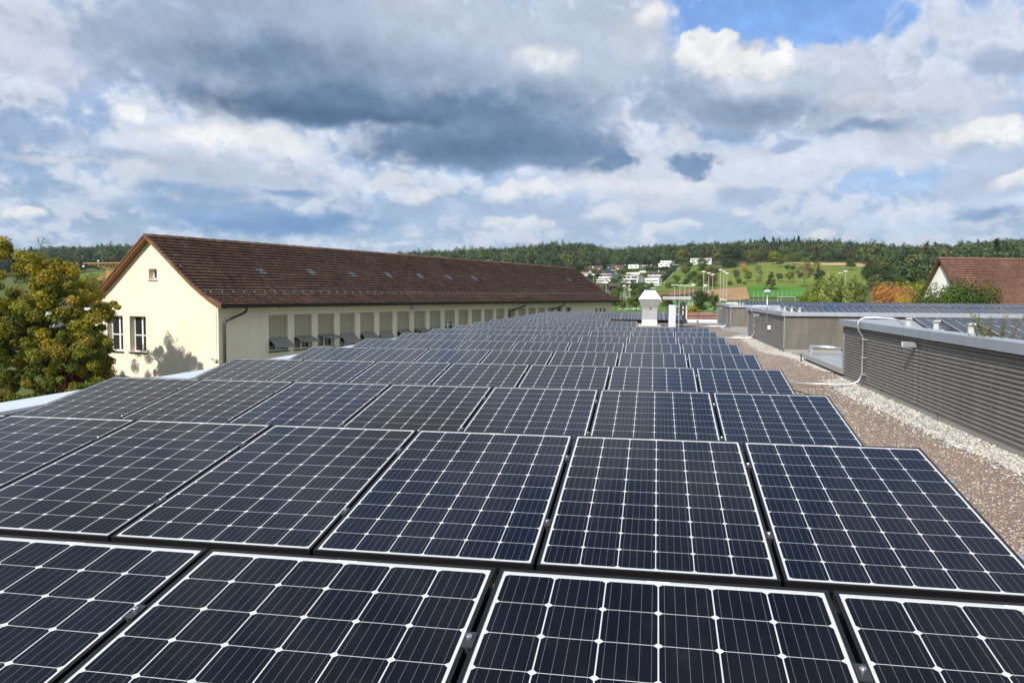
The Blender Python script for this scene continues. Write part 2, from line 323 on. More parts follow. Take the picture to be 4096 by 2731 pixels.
def _tiles(c1, c2, c3, sx, sz, moss=0.0):
    def f(t, b):
        co = t.node('ShaderNodeTexCoord').outputs['Object']; X, Y, Z = t.sep(co)
        wn = t.node('ShaderNodeTexWhiteNoise', noise_dimensions='2D')
        row = t.math('FLOOR', t.math('MULTIPLY', Z, sz))
        t.put(wn.inputs['Vector'], t.comb(t.math('FLOOR', t.math('ADD', t.math('MULTIPLY', X, sx), t.math('MULTIPLY', row, 0.5))), row))
        n = t.noise(co, 0.55, 6.0, 0.62, dim='3D'); g = t.noise(co, 11.0, 4.0, 0.7, dim='3D')
        c = t.mix(wn.outputs['Value'], c1, c2)
        k = t.math('ADD', 1.0, t.math('ADD', t.math('MULTIPLY', t.math('SUBTRACT', n, 0.5), 1.0), t.math('MULTIPLY', t.math('SUBTRACT', g, 0.5), 0.6)))
        c = t.mix(1.0, c, t.comb(k, k, k), 'MULTIPLY')
        c = t.mix(t.math('MULTIPLY', t.ramp(g, 0.58, 0.72), t.math('MULTIPLY', t.ramp(n, 0.42, 0.62), 0.9)), c, c3)
        if moss:
            mm = t.math('MULTIPLY', t.ramp(X, moss - 9.0, moss - 4.0), t.ramp(X, moss + 7.0, moss + 1.0))
            mm = t.math('MULTIPLY', mm, t.math('MULTIPLY', t.ramp(Z, 1.9, 1.2), t.ramp(t.noise(co, 1.6, 5.0, 0.7, dim='3D'), 0.52, 0.66)))
            c = t.mix(t.math('MULTIPLY', mm, 0.75), c, (0.22, 0.21, 0.07))
        t.put(b.inputs['Base Color'], c); b.inputs['Roughness'].default_value = 0.75; b.inputs['Specular IOR Level'].default_value = 0.3
    return f
M_TILE = mat('brown_tiles', build=_tiles((0.105, 0.062, 0.046), (0.200, 0.106, 0.070), (0.34, 0.29, 0.25), 1 / 0.22, 5.3, moss=34.0))
M_TILE2 = mat('red_tiles', build=_tiles((0.20, 0.105, 0.080), (0.29, 0.150, 0.105), (0.40, 0.33, 0.27), 1 / 0.22, 4.2))
M_TILE3 = mat('dark_tiles', build=_tiles((0.070, 0.048, 0.042), (0.105, 0.070, 0.056), (0.14, 0.11, 0.10), 1 / 0.5, 2.0))
def _render(t, b):
    co = t.node('ShaderNodeTexCoord').outputs['Object']
    n = t.noise(co, 0.5, 5.0, 0.6, dim='3D'); g = t.noise(co, 30.0, 3.0, 0.7, dim='3D')
    X, Y, Z = t.sep(co)
    st = t.noise(t.comb(t.math('MULTIPLY', X, 2.5), t.math('MULTIPLY', Y, 2.5), t.math('MULTIPLY', Z, 0.35)), 1.0, 4.0, 0.6, dim='3D')
    k = t.math('ADD', 1.0, t.math('ADD', t.math('MULTIPLY', t.math('SUBTRACT', n, 0.5), 0.16), t.math('ADD', t.math('MULTIPLY', t.math('SUBTRACT', g, 0.5), 0.22), t.math('MULTIPLY', t.math('SUBTRACT', st, 0.5), 0.26))))
    t.put(b.inputs['Base Color'], t.mix(1.0, (0.83, 0.72, 0.56), t.comb(k, k, k), 'MULTIPLY')); b.inputs['Roughness'].default_value = 0.9; b.inputs['Specular IOR Level'].default_value = 0.2
    bn = t.node('ShaderNodeBump'); bn.inputs['Strength'].default_value = 0.6; bn.inputs['Distance'].default_value = 0.02
    t.put(bn.inputs['Height'], g); t.l.new(bn.outputs[0], b.inputs['Normal'])
M_CREAM = mat('cream_render', build=_render)
def _blind(t, b):
    X, Y, Z = t.sep(t.node('ShaderNodeTexCoord').outputs['Object'])
    f = t.math('ABSOLUTE', t.math('SUBTRACT', t.math('FRACT', t.math('MULTIPLY', X, 1 / 0.19)), 0.5))
    s = t.math('ABSOLUTE', t.math('SUBTRACT', t.math('FRACT', t.math('MULTIPLY', X, 1 / 0.063)), 0.5))
    c = t.mix(t.ramp(s, 0.36, 0.46), (0.46, 0.405, 0.275), (0.33, 0.285, 0.18)); c = t.mix(t.ramp(f, 0.43, 0.47), c, (0.07, 0.065, 0.05))
    t.put(b.inputs['Base Color'], c); b.inputs['Roughness'].default_value = 0.85
M_BLIND = mat('striped_canvas', build=_blind)
def _canvas(t, b):
    X, Y, Z = t.sep(t.node('ShaderNodeTexCoord').outputs['Object'])
    f = t.math('ABSOLUTE', t.math('SUBTRACT', t.math('FRACT', t.math('MULTIPLY', X, 1 / 0.19)), 0.5))
    c = t.mix(t.ramp(f, 0.42, 0.47), (0.26, 0.25, 0.215), (0.13, 0.128, 0.11))
    t.put(b.inputs['Base Color'], c); b.inputs['Roughness'].default_value = 0.85
M_CANVAS = mat('grey_canvas', build=_canvas)
def _field(c1, c2, scale, stripe=0.0):
    def f(t, b):
        co = t.node('ShaderNodeTexCoord').outputs['Object']; X, Y, Z = t.sep(co)
        n = t.noise(co, scale, 6.0, 0.65, dim='3D'); g = t.noise(co, scale * 14, 4.0, 0.7, dim='3D')
        f_ = t.math('ADD', n, t.math('MULTIPLY', t.math('SUBTRACT', g, 0.5), 0.8))
        if stripe: f_ = t.math('ADD', f_, t.math('MULTIPLY', t.math('SINE', t.math('MULTIPLY', t.math('ADD', X, t.math('MULTIPLY', Y, 0.3)), stripe)), 0.12))
        t.put(b.inputs['Base Color'], t.mix(t.ramp(f_, 0.25, 0.75), c1, c2)); b.inputs['Roughness'].default_value = 0.95; b.inputs['Specular IOR Level'].default_value = 0.1
    return f
M_GROUND = mat('ground_cover', build=_field((0.075, 0.105, 0.030), (0.12, 0.145, 0.045), 0.012))
M_MEADOW = mat('meadow_grass', build=_field((0.130, 0.175, 0.026), (0.20, 0.235, 0.046), 0.020))
M_MEADOW2 = mat('bright_meadow_grass', build=_field((0.095, 0.165, 0.022), (0.155, 0.215, 0.036), 0.03))
M_FRESH = mat('fresh_grass', build=_field((0.055, 0.185, 0.020), (0.090, 0.235, 0.030), 0.03))
M_SOIL = mat('ploughed_soil', build=_field((0.34, 0.20, 0.095), (0.42, 0.265, 0.14), 0.02, 0.9))
M_FALLOW = mat('fallow_soil', build=_field((0.20, 0.115, 0.055), (0.26, 0.17, 0.085), 0.03))
M_STRAW = mat('straw', build=_field((0.46, 0.33, 0.14), (0.52, 0.40, 0.20), 0.03))
M_PITCH = mat('pitch_grass', build=_field((0.085, 0.17, 0.035), (0.13, 0.22, 0.055), 0.05, 0.35))
M_PATH = msp('pale_path', (0.52, 0.48, 0.42), 0.9, scale=0.4)

# ------------------------------------------------------------------ mesh helpers
QF_ = [(0, 3, 2, 1), (4, 5, 6, 7), (0, 1, 5, 4), (1, 2, 6, 5), (2, 3, 7, 6), (3, 0, 4, 7)]
class MB:
    def __init__(s): s.v = []; s.f = []; s.sm = False
    def add(s, verts, faces):
        o = len(s.v); s.v += [tuple(float(c) for c in p) for p in verts]; s.f += [tuple(i + o for i in f) for f in faces]; return s
    def box(s, lo, hi, M=None):
        (x0, y0, z0), (x1, y1, z1) = lo, hi
        P = [(x0, y0, z0), (x1, y0, z0), (x1, y1, z0), (x0, y1, z0), (x0, y0, z1), (x1, y0, z1), (x1, y1, z1), (x0, y1, z1)]
        if M: P = [M(*p) for p in P]
        return s.add(P, [(0, 3, 2, 1), (4, 5, 6, 7), (0, 1, 5, 4), (1, 2, 6, 5), (2, 3, 7, 6), (3, 0, 4, 7)])
    def quad(s, a, b, c, d): return s.add([a, b, c, d], [(0, 1, 2, 3)])
    def prism(s, prof, ax, a, b):
        """closed profile of 2-D points swept along axis ax from a to b"""
        def put(p, k): return {0: (k, p[0], p[1]), 1: (p[0], k, p[1]), 2: (p[0], p[1], k)}[ax]
        n = len(prof)
        return s.add([put(p, a) for p in prof] + [put(p, b) for p in prof],
                     [(i, (i + 1) % n, n + (i + 1) % n, n + i) for i in range(n)] + [tuple(range(n))[::-1], tuple(range(n, 2 * n))])
    def tube(s, pts, r, n=8, cap=True):
        pts = [Vector(p) for p in pts]; rs = r if isinstance(r, (list, tuple)) else [r] * len(pts)
        V = []; F = []; up = None
        for i, p in enumerate(pts):
            d = (pts[min(i + 1, len(pts) - 1)] - pts[max(i - 1, 0)]).normalized()
            if up is None or abs(d.dot(up)) > 0.98: up = Vector((0, 0, 1)) if abs(d.z) < 0.9 else Vector((1, 0, 0))
            a = d.cross(up).normalized(); b = a.cross(d); up = b
            for k in range(n):
                q = 2 * math.pi * k / n; V.append(p + (a * math.cos(q) + b * math.sin(q)) * rs[i])
        for i in range(len(pts) - 1):
            for k in range(n): F.append((i * n + k, i * n + (k + 1) % n, (i + 1) * n + (k + 1) % n, (i + 1) * n + k))
        if cap: F += [tuple(range(n))[::-1], tuple(range((len(pts) - 1) * n, len(pts) * n))]
        return s.add(V, F)
    def lathe(s, prof, c=(0, 0, 0), n=16):
        V = [(c[0] + r * math.cos(2 * math.pi * k / n), c[1] + r * math.sin(2 * math.pi * k / n), c[2] + z) for r, z in prof for k in range(n)]
        F = [(i * n + k, i * n + (k + 1) % n, (i + 1) * n + (k + 1) % n, (i + 1) * n + k) for i in range(len(prof) - 1) for k in range(n)]
        F += [tuple(range(n))[::-1], tuple(range((len(prof) - 1) * n, len(prof) * n))]
        return s.add(V, F)
    def mesh(s, name, m=None):
        me = bpy.data.meshes.new(name); me.from_pydata(s.v, [], s.f)
        if m: me.materials.append(m)
        if s.sm: me.polygons.foreach_set('use_smooth', [True] * len(me.polygons))
        me.update(); return me
    def build(s, name, m, parent=None, bevel=0.0, smooth=False):
        s.sm = smooth
        o = bpy.data.objects.new(name, s.mesh(name, m)); COL.objects.link(o)
        if parent: o.parent = parent
        if bevel:
            bv = o.modifiers.new('bevel', 'BEVEL'); bv.width = bevel; bv.segments = 2; bv.limit_method = 'ANGLE'
        return o
def tag(o, label=None, cat=None, group=None, kind=None):
    if label: o['label'] = label
    if cat: o['category'] = cat
    if group: o['group'] = group
    if kind: o['kind'] = kind
    return o
def thing(name, label, cat, loc=(0, 0, 0), rz=0.0, group=None):
    o = bpy.data.objects.new(name, None); COL.objects.link(o); o.location = loc; o.rotation_euler = (0, 0, rz); o.empty_display_size = 0.1
    return tag(o, label, cat, group)
def part(name, me, parent, loc=None):
    o = bpy.data.objects.new(name, me); COL.objects.link(o); o.parent = parent
    if loc is not None: o.location = loc
    return o
def copy_tree(o, parent=None):
    c = o.copy(); COL.objects.link(c)
    if parent: c.parent = parent
    for ch in list(o.children): copy_tree(ch, c)
    return c
def npmesh(name, verts, quads, m, tint=None):
    me = bpy.data.meshes.new(name); n = len(verts); k = len(quads); w = quads.shape[1]
    me.vertices.add(n); me.vertices.foreach_set('co', np.ascontiguousarray(verts, dtype=np.float32).ravel())
    me.loops.add(k * w); me.polygons.add(k)
    me.loops.foreach_set('vertex_index', np.ascontiguousarray(quads, dtype=np.int32).ravel())
    me.polygons.foreach_set('loop_start', np.arange(0, k * w, w, dtype=np.int32))
    me.update(calc_edges=True)
    if tint is not None:
        a = me.attributes.new('tint', 'FLOAT_COLOR', 'POINT'); a.data.foreach_set('color', np.c_[tint, np.ones(n)].astype(np.float32).ravel())
    me.materials.append(m); return me

# ------------------------------------------------------------------ the land
GZ = -3.5
def phi(x): return math.degrees(math.atan((x - W / 2) / FPX))
# columns of the photograph: x -> [(distance, pixel row of the bare ground)], flat ground before
LAND = {
    -500: [(300, 1172), (600, 1128), (900, 1098), (1300, 1062), (1500, 1066)],
    0:    [(300, 1172), (600, 1128), (900, 1100), (1300, 1062), (1500, 1066)],
    250:  [(300, 1172), (600, 1126), (860, 1090), (1150, 1046), (1400, 1052)],
    480:  [(300, 1172), (600, 1126), (840, 1086), (1100, 1040), (1400, 1048)],
    900:  [(400, 1180), (700, 1120), (1000, 1070), (1300, 1045), (1600, 1050)],
    1450: [(400, 1190), (650, 1140), (1000, 1080), (1400, 1052), (1700, 1056)],
    1900: [(420, 1195), (560, 1155), (760, 1098), (1000, 1052), (1200, 1054)],
    2300: [(420, 1200), (500, 1163), (780, 1084), (860, 1072), (1020, 1026), (1200, 1034)],
    2480: [(420, 1201), (500, 1164), (560, 1152), (760, 1082), (860, 1072), (1020, 1052), (1200, 1056)],
    2620: [(420, 1202), (500, 1166), (560, 1150), (740, 1074), (860, 1062), (1050, 1040), (1250, 1046)],
    2800: [(420, 1204), (470, 1175), (510, 1160), (740, 1058), (860, 1050), (1050, 1032), (1250, 1040)],
    3000: [(420, 1205), (470, 1170), (510, 1150), (720, 1056), (800, 1052), (1000, 1030), (1250, 1040)],
    3250: [(420, 1204), (480, 1160), (515, 1146), (720, 1055), (790, 1052), (1000, 1026), (1250, 1036)],
    3460: [(420, 1200), (500, 1150), (700, 1068), (760, 1058), (950, 1040), (1200, 1046)],
    3560: [(400, 1195), (480, 1160), (700, 1100), (900, 1056), (1000, 1054), (1200, 1062)],
    3800: [(400, 1190), (480, 1158), (700, 1094), (950, 1046), (1200, 1052)],
    4096: [(400, 1188), (480, 1156), (700, 1090), (950, 1022), (1200, 1026)],
    4700: [(400, 1188), (480, 1156), (700, 1090), (950, 1022), (1200, 1026)],
}
_cols = []
for x, lst in sorted(LAND.items()):
    rz = [(0, GZ), (180, GZ), (260, GZ + 0.1)]
    for r, y in lst:
        d = ray(x, y); rz.append((r, CAM[2] + r * d[2] / math.hypot(d[0], d[1])))
    rz += [(rz[-1][0] + 700, rz[-1][1] * 0.5), (9000, 0.0)]
    _cols.append((phi(x), np.array([a for a, _ in rz]), np.array([b for _, b in rz])))
_flat = [(0, GZ), (180, GZ), (420, -1.0), (900, 22.0), (1400, 40.0), (2600, 10.0), (9000, 0.0)]
_fr, _fz = np.array([a for a, _ in _flat]), np.array([b for _, b in _flat])
_cols = [(-60.0, _fr, _fz)] + _cols + [(60.0, _fr, _fz)]
_ph = np.array([c[0] for c in _cols])
def ground(x, y):
    dx, dy = x - CAM[0], y - CAM[1]; r = math.hypot(dx, dy)
    p = (math.degrees(math.atan2(dx, dy) - YAW) + 180) % 360 - 180
    if p <= -60 or p >= 60: return float(np.interp(r, _fr, _fz))
    i = min(max(int(np.searchsorted(_ph, p)) - 1, 0), len(_ph) - 2)
    k = (p - _ph[i]) / (_ph[i + 1] - _ph[i]); k = k * k * (3 - 2 * k)
    return float(np.interp(r, _cols[i][1], _cols[i][2]) * (1 - k) + np.interp(r, _cols[i + 1][1], _cols[i + 1][2]) * k)
def hit(x, y, lo=60.0, hi=2600.0):
    """where the sight line through the photograph's pixel meets the land"""
    d = ray(x, y); d = d / math.hypot(d[0], d[1]); r = lo; st = 6.0
    while r < hi:
        q = CAM + d * r
        if ground(q[0], q[1]) >= q[2]:
            for _ in range(12):
                st /= 2; q = CAM + d * r
                r += -st if ground(q[0], q[1]) >= q[2] else st
            break
        r += st
    q = CAM + d * r
    return np.array([q[0], q[1], ground(q[0], q[1])])
def fdepth(p): return float((np.asarray(p) - CAM) @ FWD)

def make_ground():
    th = np.concatenate([np.arange(-180, -60, 4.0), np.arange(-60, 60, 0.6), np.arange(60, 180.1, 4.0)])
    rr = np.concatenate([[0.5, 10, 20, 35, 50, 70, 90, 120, 150, 180, 220, 260, 300, 340, 380], np.arange(400, 1400, 14), [1450, 1550, 1700, 2000, 2600]])
    V = np.zeros((len(th), len(rr), 3))
    for i, a in enumerate(th):
        for j, r in enumerate(rr):
            q = R(a) + YAW; x, y = CAM[0] + r * math.sin(q), CAM[1] + r * math.cos(q)
            V[i, j] = (x, y, ground(x, y))
    n, m = len(th), len(rr)
    I = np.arange(n * m).reshape(n, m)
    Q = np.stack([I[:-1, :-1], I[:-1, 1:], I[1:, 1:], I[1:, :-1]], -1).reshape(-1, 4)[:, ::-1]
    me = npmesh('ground', V.reshape(-1, 3), Q, M_GROUND); me.polygons.foreach_set('use_smooth', [True] * len(me.polygons))
    o = bpy.data.objects.new('ground', me); COL.objects.link(o); tag(o, kind='structure')
make_ground()
def sheet(name, m, upper, lower, lift, n=48, k=14, kind='structure', label=None, cat=None):
    """a field draped on the land between two outlines given as points of the photograph"""
    def along(L, t):
        L = np.array(L, float); s = np.r_[0, np.cumsum(np.hypot(*np.diff(L, axis=0).T))]; s /= s[-1]
        return np.interp(t, s, L[:, 0]), np.interp(t, s, L[:, 1])
    V = []
    A = [hit(*along(upper, i / n)) for i in range(n + 1)]; B = [hit(*along(lower, i / n)) for i in range(n + 1)]
    for j in range(k + 1):
        for i in range(n + 1):
            q = A[i] * (1 - j / k) + B[i] * (j / k); V.append((q[0], q[1], ground(q[0], q[1]) + lift))
    F = [(j * (n + 1) + i, (j + 1) * (n + 1) + i, (j + 1) * (n + 1) + i + 1, j * (n + 1) + i + 1) for j in range(k) for i in range(n)]
    mb = MB(); mb.add(V, F); o = mb.build(name, m, smooth=True); tag(o, label, cat, kind=kind); return o
f23 = lambda x, y: (2300 + x / 3.36, 950 + y / 3.36)
f29 = lambda x, y: (2900 + x / 3.36, 950 + y / 3.36)
f35 = lambda x, y: (3500 + x / 3.733, 930 + y / 3.733)
fho = lambda x, y: (2300 + x / 5.88, 1000 + y / 5.88)
flt = lambda x, y: (x / 4.48, 900 + y / 4.48)
sheet('meadow', M_MEADOW, [f29(-330, 470), f29(60, 420), f29(330, 375), f29(480, 345), f29(900, 345), f29(1200, 370), f29(1500, 390), f29(1900, 400)],
      [f29(-330, 690), f29(0, 680), f29(280, 668), f29(500, 655), f29(760, 655), f29(1100, 690), f29(1500, 720), f29(1900, 700)], 0.25)
sheet('steep_meadow', M_MEADOW2, [f23(1380, 405), f23(1450, 385), f23(1600, 380), f23(1700, 400), f23(1800, 440)],
      [f23(1010, 720), f23(1100, 735), f23(1300, 722), f23(1500, 700), f23(1760, 690)], 0.35, 30, 16)
sheet('stubble_field', M_STRAW, [f29(430, 338), f29(900, 338), f29(1300, 348), f29(1600, 338), f29(1900, 330)], [f29(430, 352), f29(900, 352), f29(1300, 378), f29(1600, 388), f29(1880, 405)], 0.5, 40, 3)
sheet('ploughed_field', M_SOIL, [f29(-420, 790), f29(-250, 720), f29(-30, 690), f29(120, 682), f29(285, 672)], [f29(-420, 806), f29(-200, 830), f29(0, 850), f29(200, 852), f29(330, 835)], 0.45, 30, 10)
sheet('fallow_field', M_FALLOW, [f23(960, 752), f23(1200, 738), f23(1450, 712), f23(1680, 702)], [f23(960, 800), f23(1200, 800), f23(1500, 775), f23(1690, 712)], 0.55, 24, 6)
sheet('green_field', M_FRESH, [f29(285, 672), f29(480, 656), f29(760, 656), f29(1000, 680), f29(1250, 720)], [f29(335, 815), f29(480, 812), f29(760, 815), f29(1000, 812), f29(1250, 800)], 0.40, 30, 8)
sheet('sports_pitch', M_PITCH, [f23(500, 860), f23(1100, 862), f23(1700, 862), f29(600, 868), f29(1300, 868)], [f23(480, 1010), f23(1100, 1040), f23(1700, 1052), f29(600, 1010), f29(1300, 960)], 0.12, 40, 10)
sheet('valley_meadow', M_MEADOW2, [flt(1290, 990), flt(1420, 905), flt(1600, 845), flt(1860, 848), flt(2240, 870)], [flt(1290, 1080), flt(1420, 1080), flt(1600, 1080), flt(1860, 1060), flt(2240, 1060)], 0.5, 24, 8)
sheet('hill_path', M_PATH, [f23(1395, 408), f23(1330, 470), f23(1250, 555), f23(1190, 610), f23(1060, 690)], [f23(1404, 410), f23(1338, 474), f23(1258, 561), f23(1198, 618), f23(1070, 700)], 0.6, 30, 2)

# ------------------------------------------------------------------ the hall we stand on
Z0 = -0.15
hall = thing('flat_roofed_hall', 'flat roofed hall whose gravelled roof carries the long rows of solar panels', 'building', (0, 0, 0))
MB().box((-8.55, -8, GZ - 0.5), (14.0, 44, Z0 - 0.02)).build('wall', M_WPAINT, hall)
# left edge upstand and its pale capping
pb = MB(); pb.prism([(-8.62, -0.35), (-8.62, -0.092), (-8.13, -0.102), (-8.13, -0.125), (-8.2, -0.35)], 1, -8, 44); pb.build('parapet', M_PARA, hall)
MB().box((-8.19, -8, Z0 - 0.01), (-8.135, 44, -0.1255)).build('upstand', M_KICK, hall)
MB().box((-2.9, 37.95, Z0 - 0.01), (1.35, 38.12, -0.03)).build('far_kerb', M_PARA, hall)
gs = MB(); gs.quad((-8.1, -8, Z0), (1.33, -8, Z0), (1.33, 38, Z0), (-8.1, 38, Z0)); gs.quad((-8.1, 38, Z0), (-0.2, 38, Z0), (-0.2, 44, Z0), (-8.1, 44, Z0))
gs.quad((1.33, -8, Z0), (14, -8, Z0), (14, 38, Z0), (1.33, 38, Z0))
tag(gs.build('roof_substrate', M_SUBST), 'reddish brown grit spread over the flat roof', 'grit', kind='stuff')
# pale pebble strip along the walls of the roof boxes
edge = [(-8, 1.02), (3, 1.06), (5.9, 1.14), (6.6, 1.05), (7.4, 1.07), (8.2, 1.03), (9.2, 1.0), (10.4, 0.95), (11.2, 0.98), (11.9, 1.10), (12.25, 1.36), (12.7, 1.52), (13.9, 1.34), (15.3, 1.32), (16.2, 1.33), (17.0, 1.22),
        (17.6, 0.96), (19.9, 0.93), (22, 1.0), (23.7, 1.04), (25.3, 1.0), (27, 1.34), (28.2, 1.28), (29.3, 1.02), (31, 0.98), (33, 1.0), (34.5, 0.98), (36.2, 0.70), (37.0, 0.2), (37.3, -0.5), (37.9, -1.4)]
pv = MB(); ys = np.arange(-8, 37.9, 0.12); V = []
for y in ys:
    e = float(np.interp(y, [a for a, _ in edge], [b for _, b in edge])) + 0.05 * math.sin(y * 3.1) * math.sin(y * 1.7 + 1) + random.uniform(-.03, .03)
    V += [(e, y, Z0 + 0.004), (2.6, y, Z0 + 0.004)]
pv.add(V, [(2 * i, 2 * i + 1, 2 * i + 3, 2 * i + 2) for i in range(len(ys) - 1)])
tag(pv.build('pebble_strip', M_PEBBLE), 'pale river pebbles in a strip along the corrugated roof boxes', 'pebbles', kind='stuff')
# loose stones on both, real little lumps
def stones(name, label, m, n, size, place):
    ico = np.array([(0, 0, 1), (.89, 0, .45), (.28, .85, .45), (-.72, .53, .45), (-.72, -.53, .45), (.28, -.85, .45), (.72, .53, -.45), (-.28, .85, -.45), (-.89, 0, -.45), (-.28, -.85, -.45), (.72, -.53, -.45), (0, 0, -1)])
    tri = np.array([(0, 1, 2), (0, 2, 3), (0, 3, 4), (0, 4, 5), (0, 5, 1), (1, 6, 2), (2, 7, 3), (3, 8, 4), (4, 9, 5), (5, 10, 1), (6, 7, 2), (7, 8, 3), (8, 9, 4), (9, 10, 5), (10, 6, 1), (11, 7, 6), (11, 8, 7), (11, 9, 8), (11, 10, 9), (11, 6, 10)])
    P = np.array([place() for _ in range(n)]); s = RNG.uniform(*size, (n, 1, 1)) * np.stack([RNG.uniform(.7, 1.3, n), RNG.uniform(.7, 1.3, n), RNG.uniform(.45, .8, n)], -1)[:, None, :]
    a = RNG.uniform(0, 6.28, n); L = ico[None] * s * RNG.uniform(.85, 1.15, (n, 12, 1)); c, si = np.cos(a)[:, None], np.sin(a)[:, None]
    V = np.stack([L[..., 0] * c - L[..., 1] * si, L[..., 0] * si + L[..., 1] * c, L[..., 2]], -1) + P[:, None, :]
    F = (tri[None] + 12 * np.arange(n)[:, None, None]).reshape(-1, 3)
    me = npmesh(name, V.reshape(-1, 3), F, m); me.polygons.foreach_set('use_smooth', [True] * len(me.polygons))
    o = bpy.data.objects.new(name, me); COL.objects.link(o); tag(o, label, 'stones', kind='stuff')
def _stone(pal):
    def f(t, b):
        g = t.node('ShaderNodeNewGeometry').outputs['Random Per Island']
        cr = t.node('ShaderNodeValToRGB'); cr.color_ramp.interpolation = 'CONSTANT'
        while len(cr.color_ramp.elements) < len(pal): cr.color_ramp.elements.new(0.5)
        for i, c in enumerate(pal): cr.color_ramp.elements[i].position = i / len(pal); cr.color_ramp.elements[i].color = (*c, 1)
        t.put(cr.inputs[0], g); t.l.new(cr.outputs[0], b.inputs['Base Color']); b.inputs['Roughness'].default_value = 0.85
    return f
M_STONES = mat('pebble_stones', build=_stone([(0.54, 0.52, 0.47), (0.36, 0.34, 0.30), (0.62, 0.61, 0.57), (0.28, 0.29, 0.31), (0.48, 0.41, 0.32), (0.43, 0.43, 0.42), (0.58, 0.54, 0.47)]))
M_GRIT = mat('grit_stones', build=_stone([(0.31, 0.225, 0.18), (0.25, 0.18, 0.145), (0.40, 0.32, 0.26), (0.35, 0.26, 0.205), (0.21, 0.175, 0.155), (0.47, 0.42, 0.37)]))
def _pl_peb():
    y = 3.5 + 22 * RNG.random() ** 1.7; e = float(np.interp(y, [a for a, _ in edge], [b for _, b in edge]))
    return (RNG.uniform(e - 0.02, 1.5) if RNG.random() < .955 else e - abs(RNG.normal(0, .10)), y, Z0 + 0.008)
def _pl_grit():
    y = 3.5 + 20 * RNG.random() ** 1.7; return (RNG.uniform(-0.1, float(np.interp(y, [a for a, _ in edge], [b for _, b in edge]))), y, Z0 + 0.003)
stones('loose_pebbles', 'loose pale pebbles lying in the strip by the walls', M_STONES, 15000, (0.008, 0.019), _pl_peb)
stones('loose_grit', 'loose reddish grit stones lying beside the panel rows', M_GRIT, 20000, (0.005, 0.012), _pl_grit)

# ------------------------------------------------------------------ solar panels of the great array
PW, PL, TILT, ROWP = 0.984, 1.65, R(9.289), 2.4464
ROW_X = [0.023, 0.019, 0.007, -0.019, -0.027, -0.035, -0.049, -0.047, -0.059, -0.080, -0.080, -0.095, -0.10, -0.105, -0.11, -0.115, -0.12]
ROW_N = [7, 7, 7, 7, 7, 7, 7, 7, 7, 4, 5, 4, 3, 3, 3, 7, 7]      # from the left end
def frame_mesh(w, l, lip=0.0125, th=0.036):
    mb = MB()
    mb.box((0, 0, -th), (w, lip, 0.0)); mb.box((0, l - lip, -th), (w, l, 0.0))
    mb.box((0, lip, -th), (lip, l - lip, 0.0)); mb.box((w - lip, lip, -th), (w, l - lip, 0.0))
    return mb.mesh('frame', M_BLACK)
def plane_mesh(name, w, l, z, m, i=0.009):
    mb = MB(); mb.box((i, i, z - 0.006), (w - i, l - i, z)); return mb.mesh(name, m)
ME_FRAME = frame_mesh(PW, PL); ME_CELLS = plane_mesh('cell_sheet', PW, PL, -0.003, M_CELLS)
cb = MB(); cb.box((-0.026, -0.035, 0.0005), (0.006, 0.035, 0.0045)); cb.box((-0.016, -0.035, -0.035), (-0.004, 0.035, 0.0006))
ME_SHADE = MB().box((-0.05, 0.02, -0.085), (0.03, PL - 0.02, -0.060)).mesh('shade_strip', M_BLACK)  # added black strip, stands in for the shade in the gap between panels
ME_CLAMP = cb.mesh('clamp', M_DARK)
bb = MB(); bb.lathe([(0.0085, 0.0045), (0.0085, 0.013), (0.0075, 0.0145), (0.0045, 0.0145), (0.0040, 0.0105)], (-0.010, 0.004, 0), 12); ME_BOLT = bb.mesh('bolt', M_STEEL)
sb = MB(); sb.box((PW / 2 - 0.035, PL - 0.026, -0.0028), (PW / 2 + 0.035, PL - 0.013, -0.0022)); ME_STICK = sb.mesh('maker_sticker', M_WHITE)
# faint lettering on the stickers: one small text mesh, shared
fc = bpy.data.curves.new('sticker_text', 'FONT'); fc.body = 'Trinasolar'; fc.size = 0.011; fc.align_x = 'CENTER'; fc.align_y = 'CENTER'
fo = bpy.data.objects.new('sticker_text', fc); COL.objects.link(fo)
ME_TEXT = bpy.data.meshes.new_from_object(fo.evaluated_get(bpy.context.evaluated_depsgraph_get())); bpy.data.objects.remove(fo); bpy.data.curves.remove(fc)
ME_TEXT.materials.clear(); ME_TEXT.materials.append(mat('grey_print', (0.18, 0.18, 0.2), 0.6))
ORD = ['first', 'second', 'third', 'fourth', 'fifth', 'sixth', 'seventh', 'eighth', 'ninth', 'tenth', 'eleventh', 'twelfth', 'thirteenth', 'fourteenth', 'fifteenth', 'sixteenth', 'seventeenth']
def panel_label(r, c, n):
    end = 'leftmost' if c == 0 else ('rightmost' if c == n - 1 else ORD[c] + ' from the left')
    row = 'nearest row of the flat roof' if r == 0 else ('farthest row of the flat roof' if r == 16 else ORD[r] + ' row of the flat roof')
    return f'black framed solar panel, {end} in the {row}'
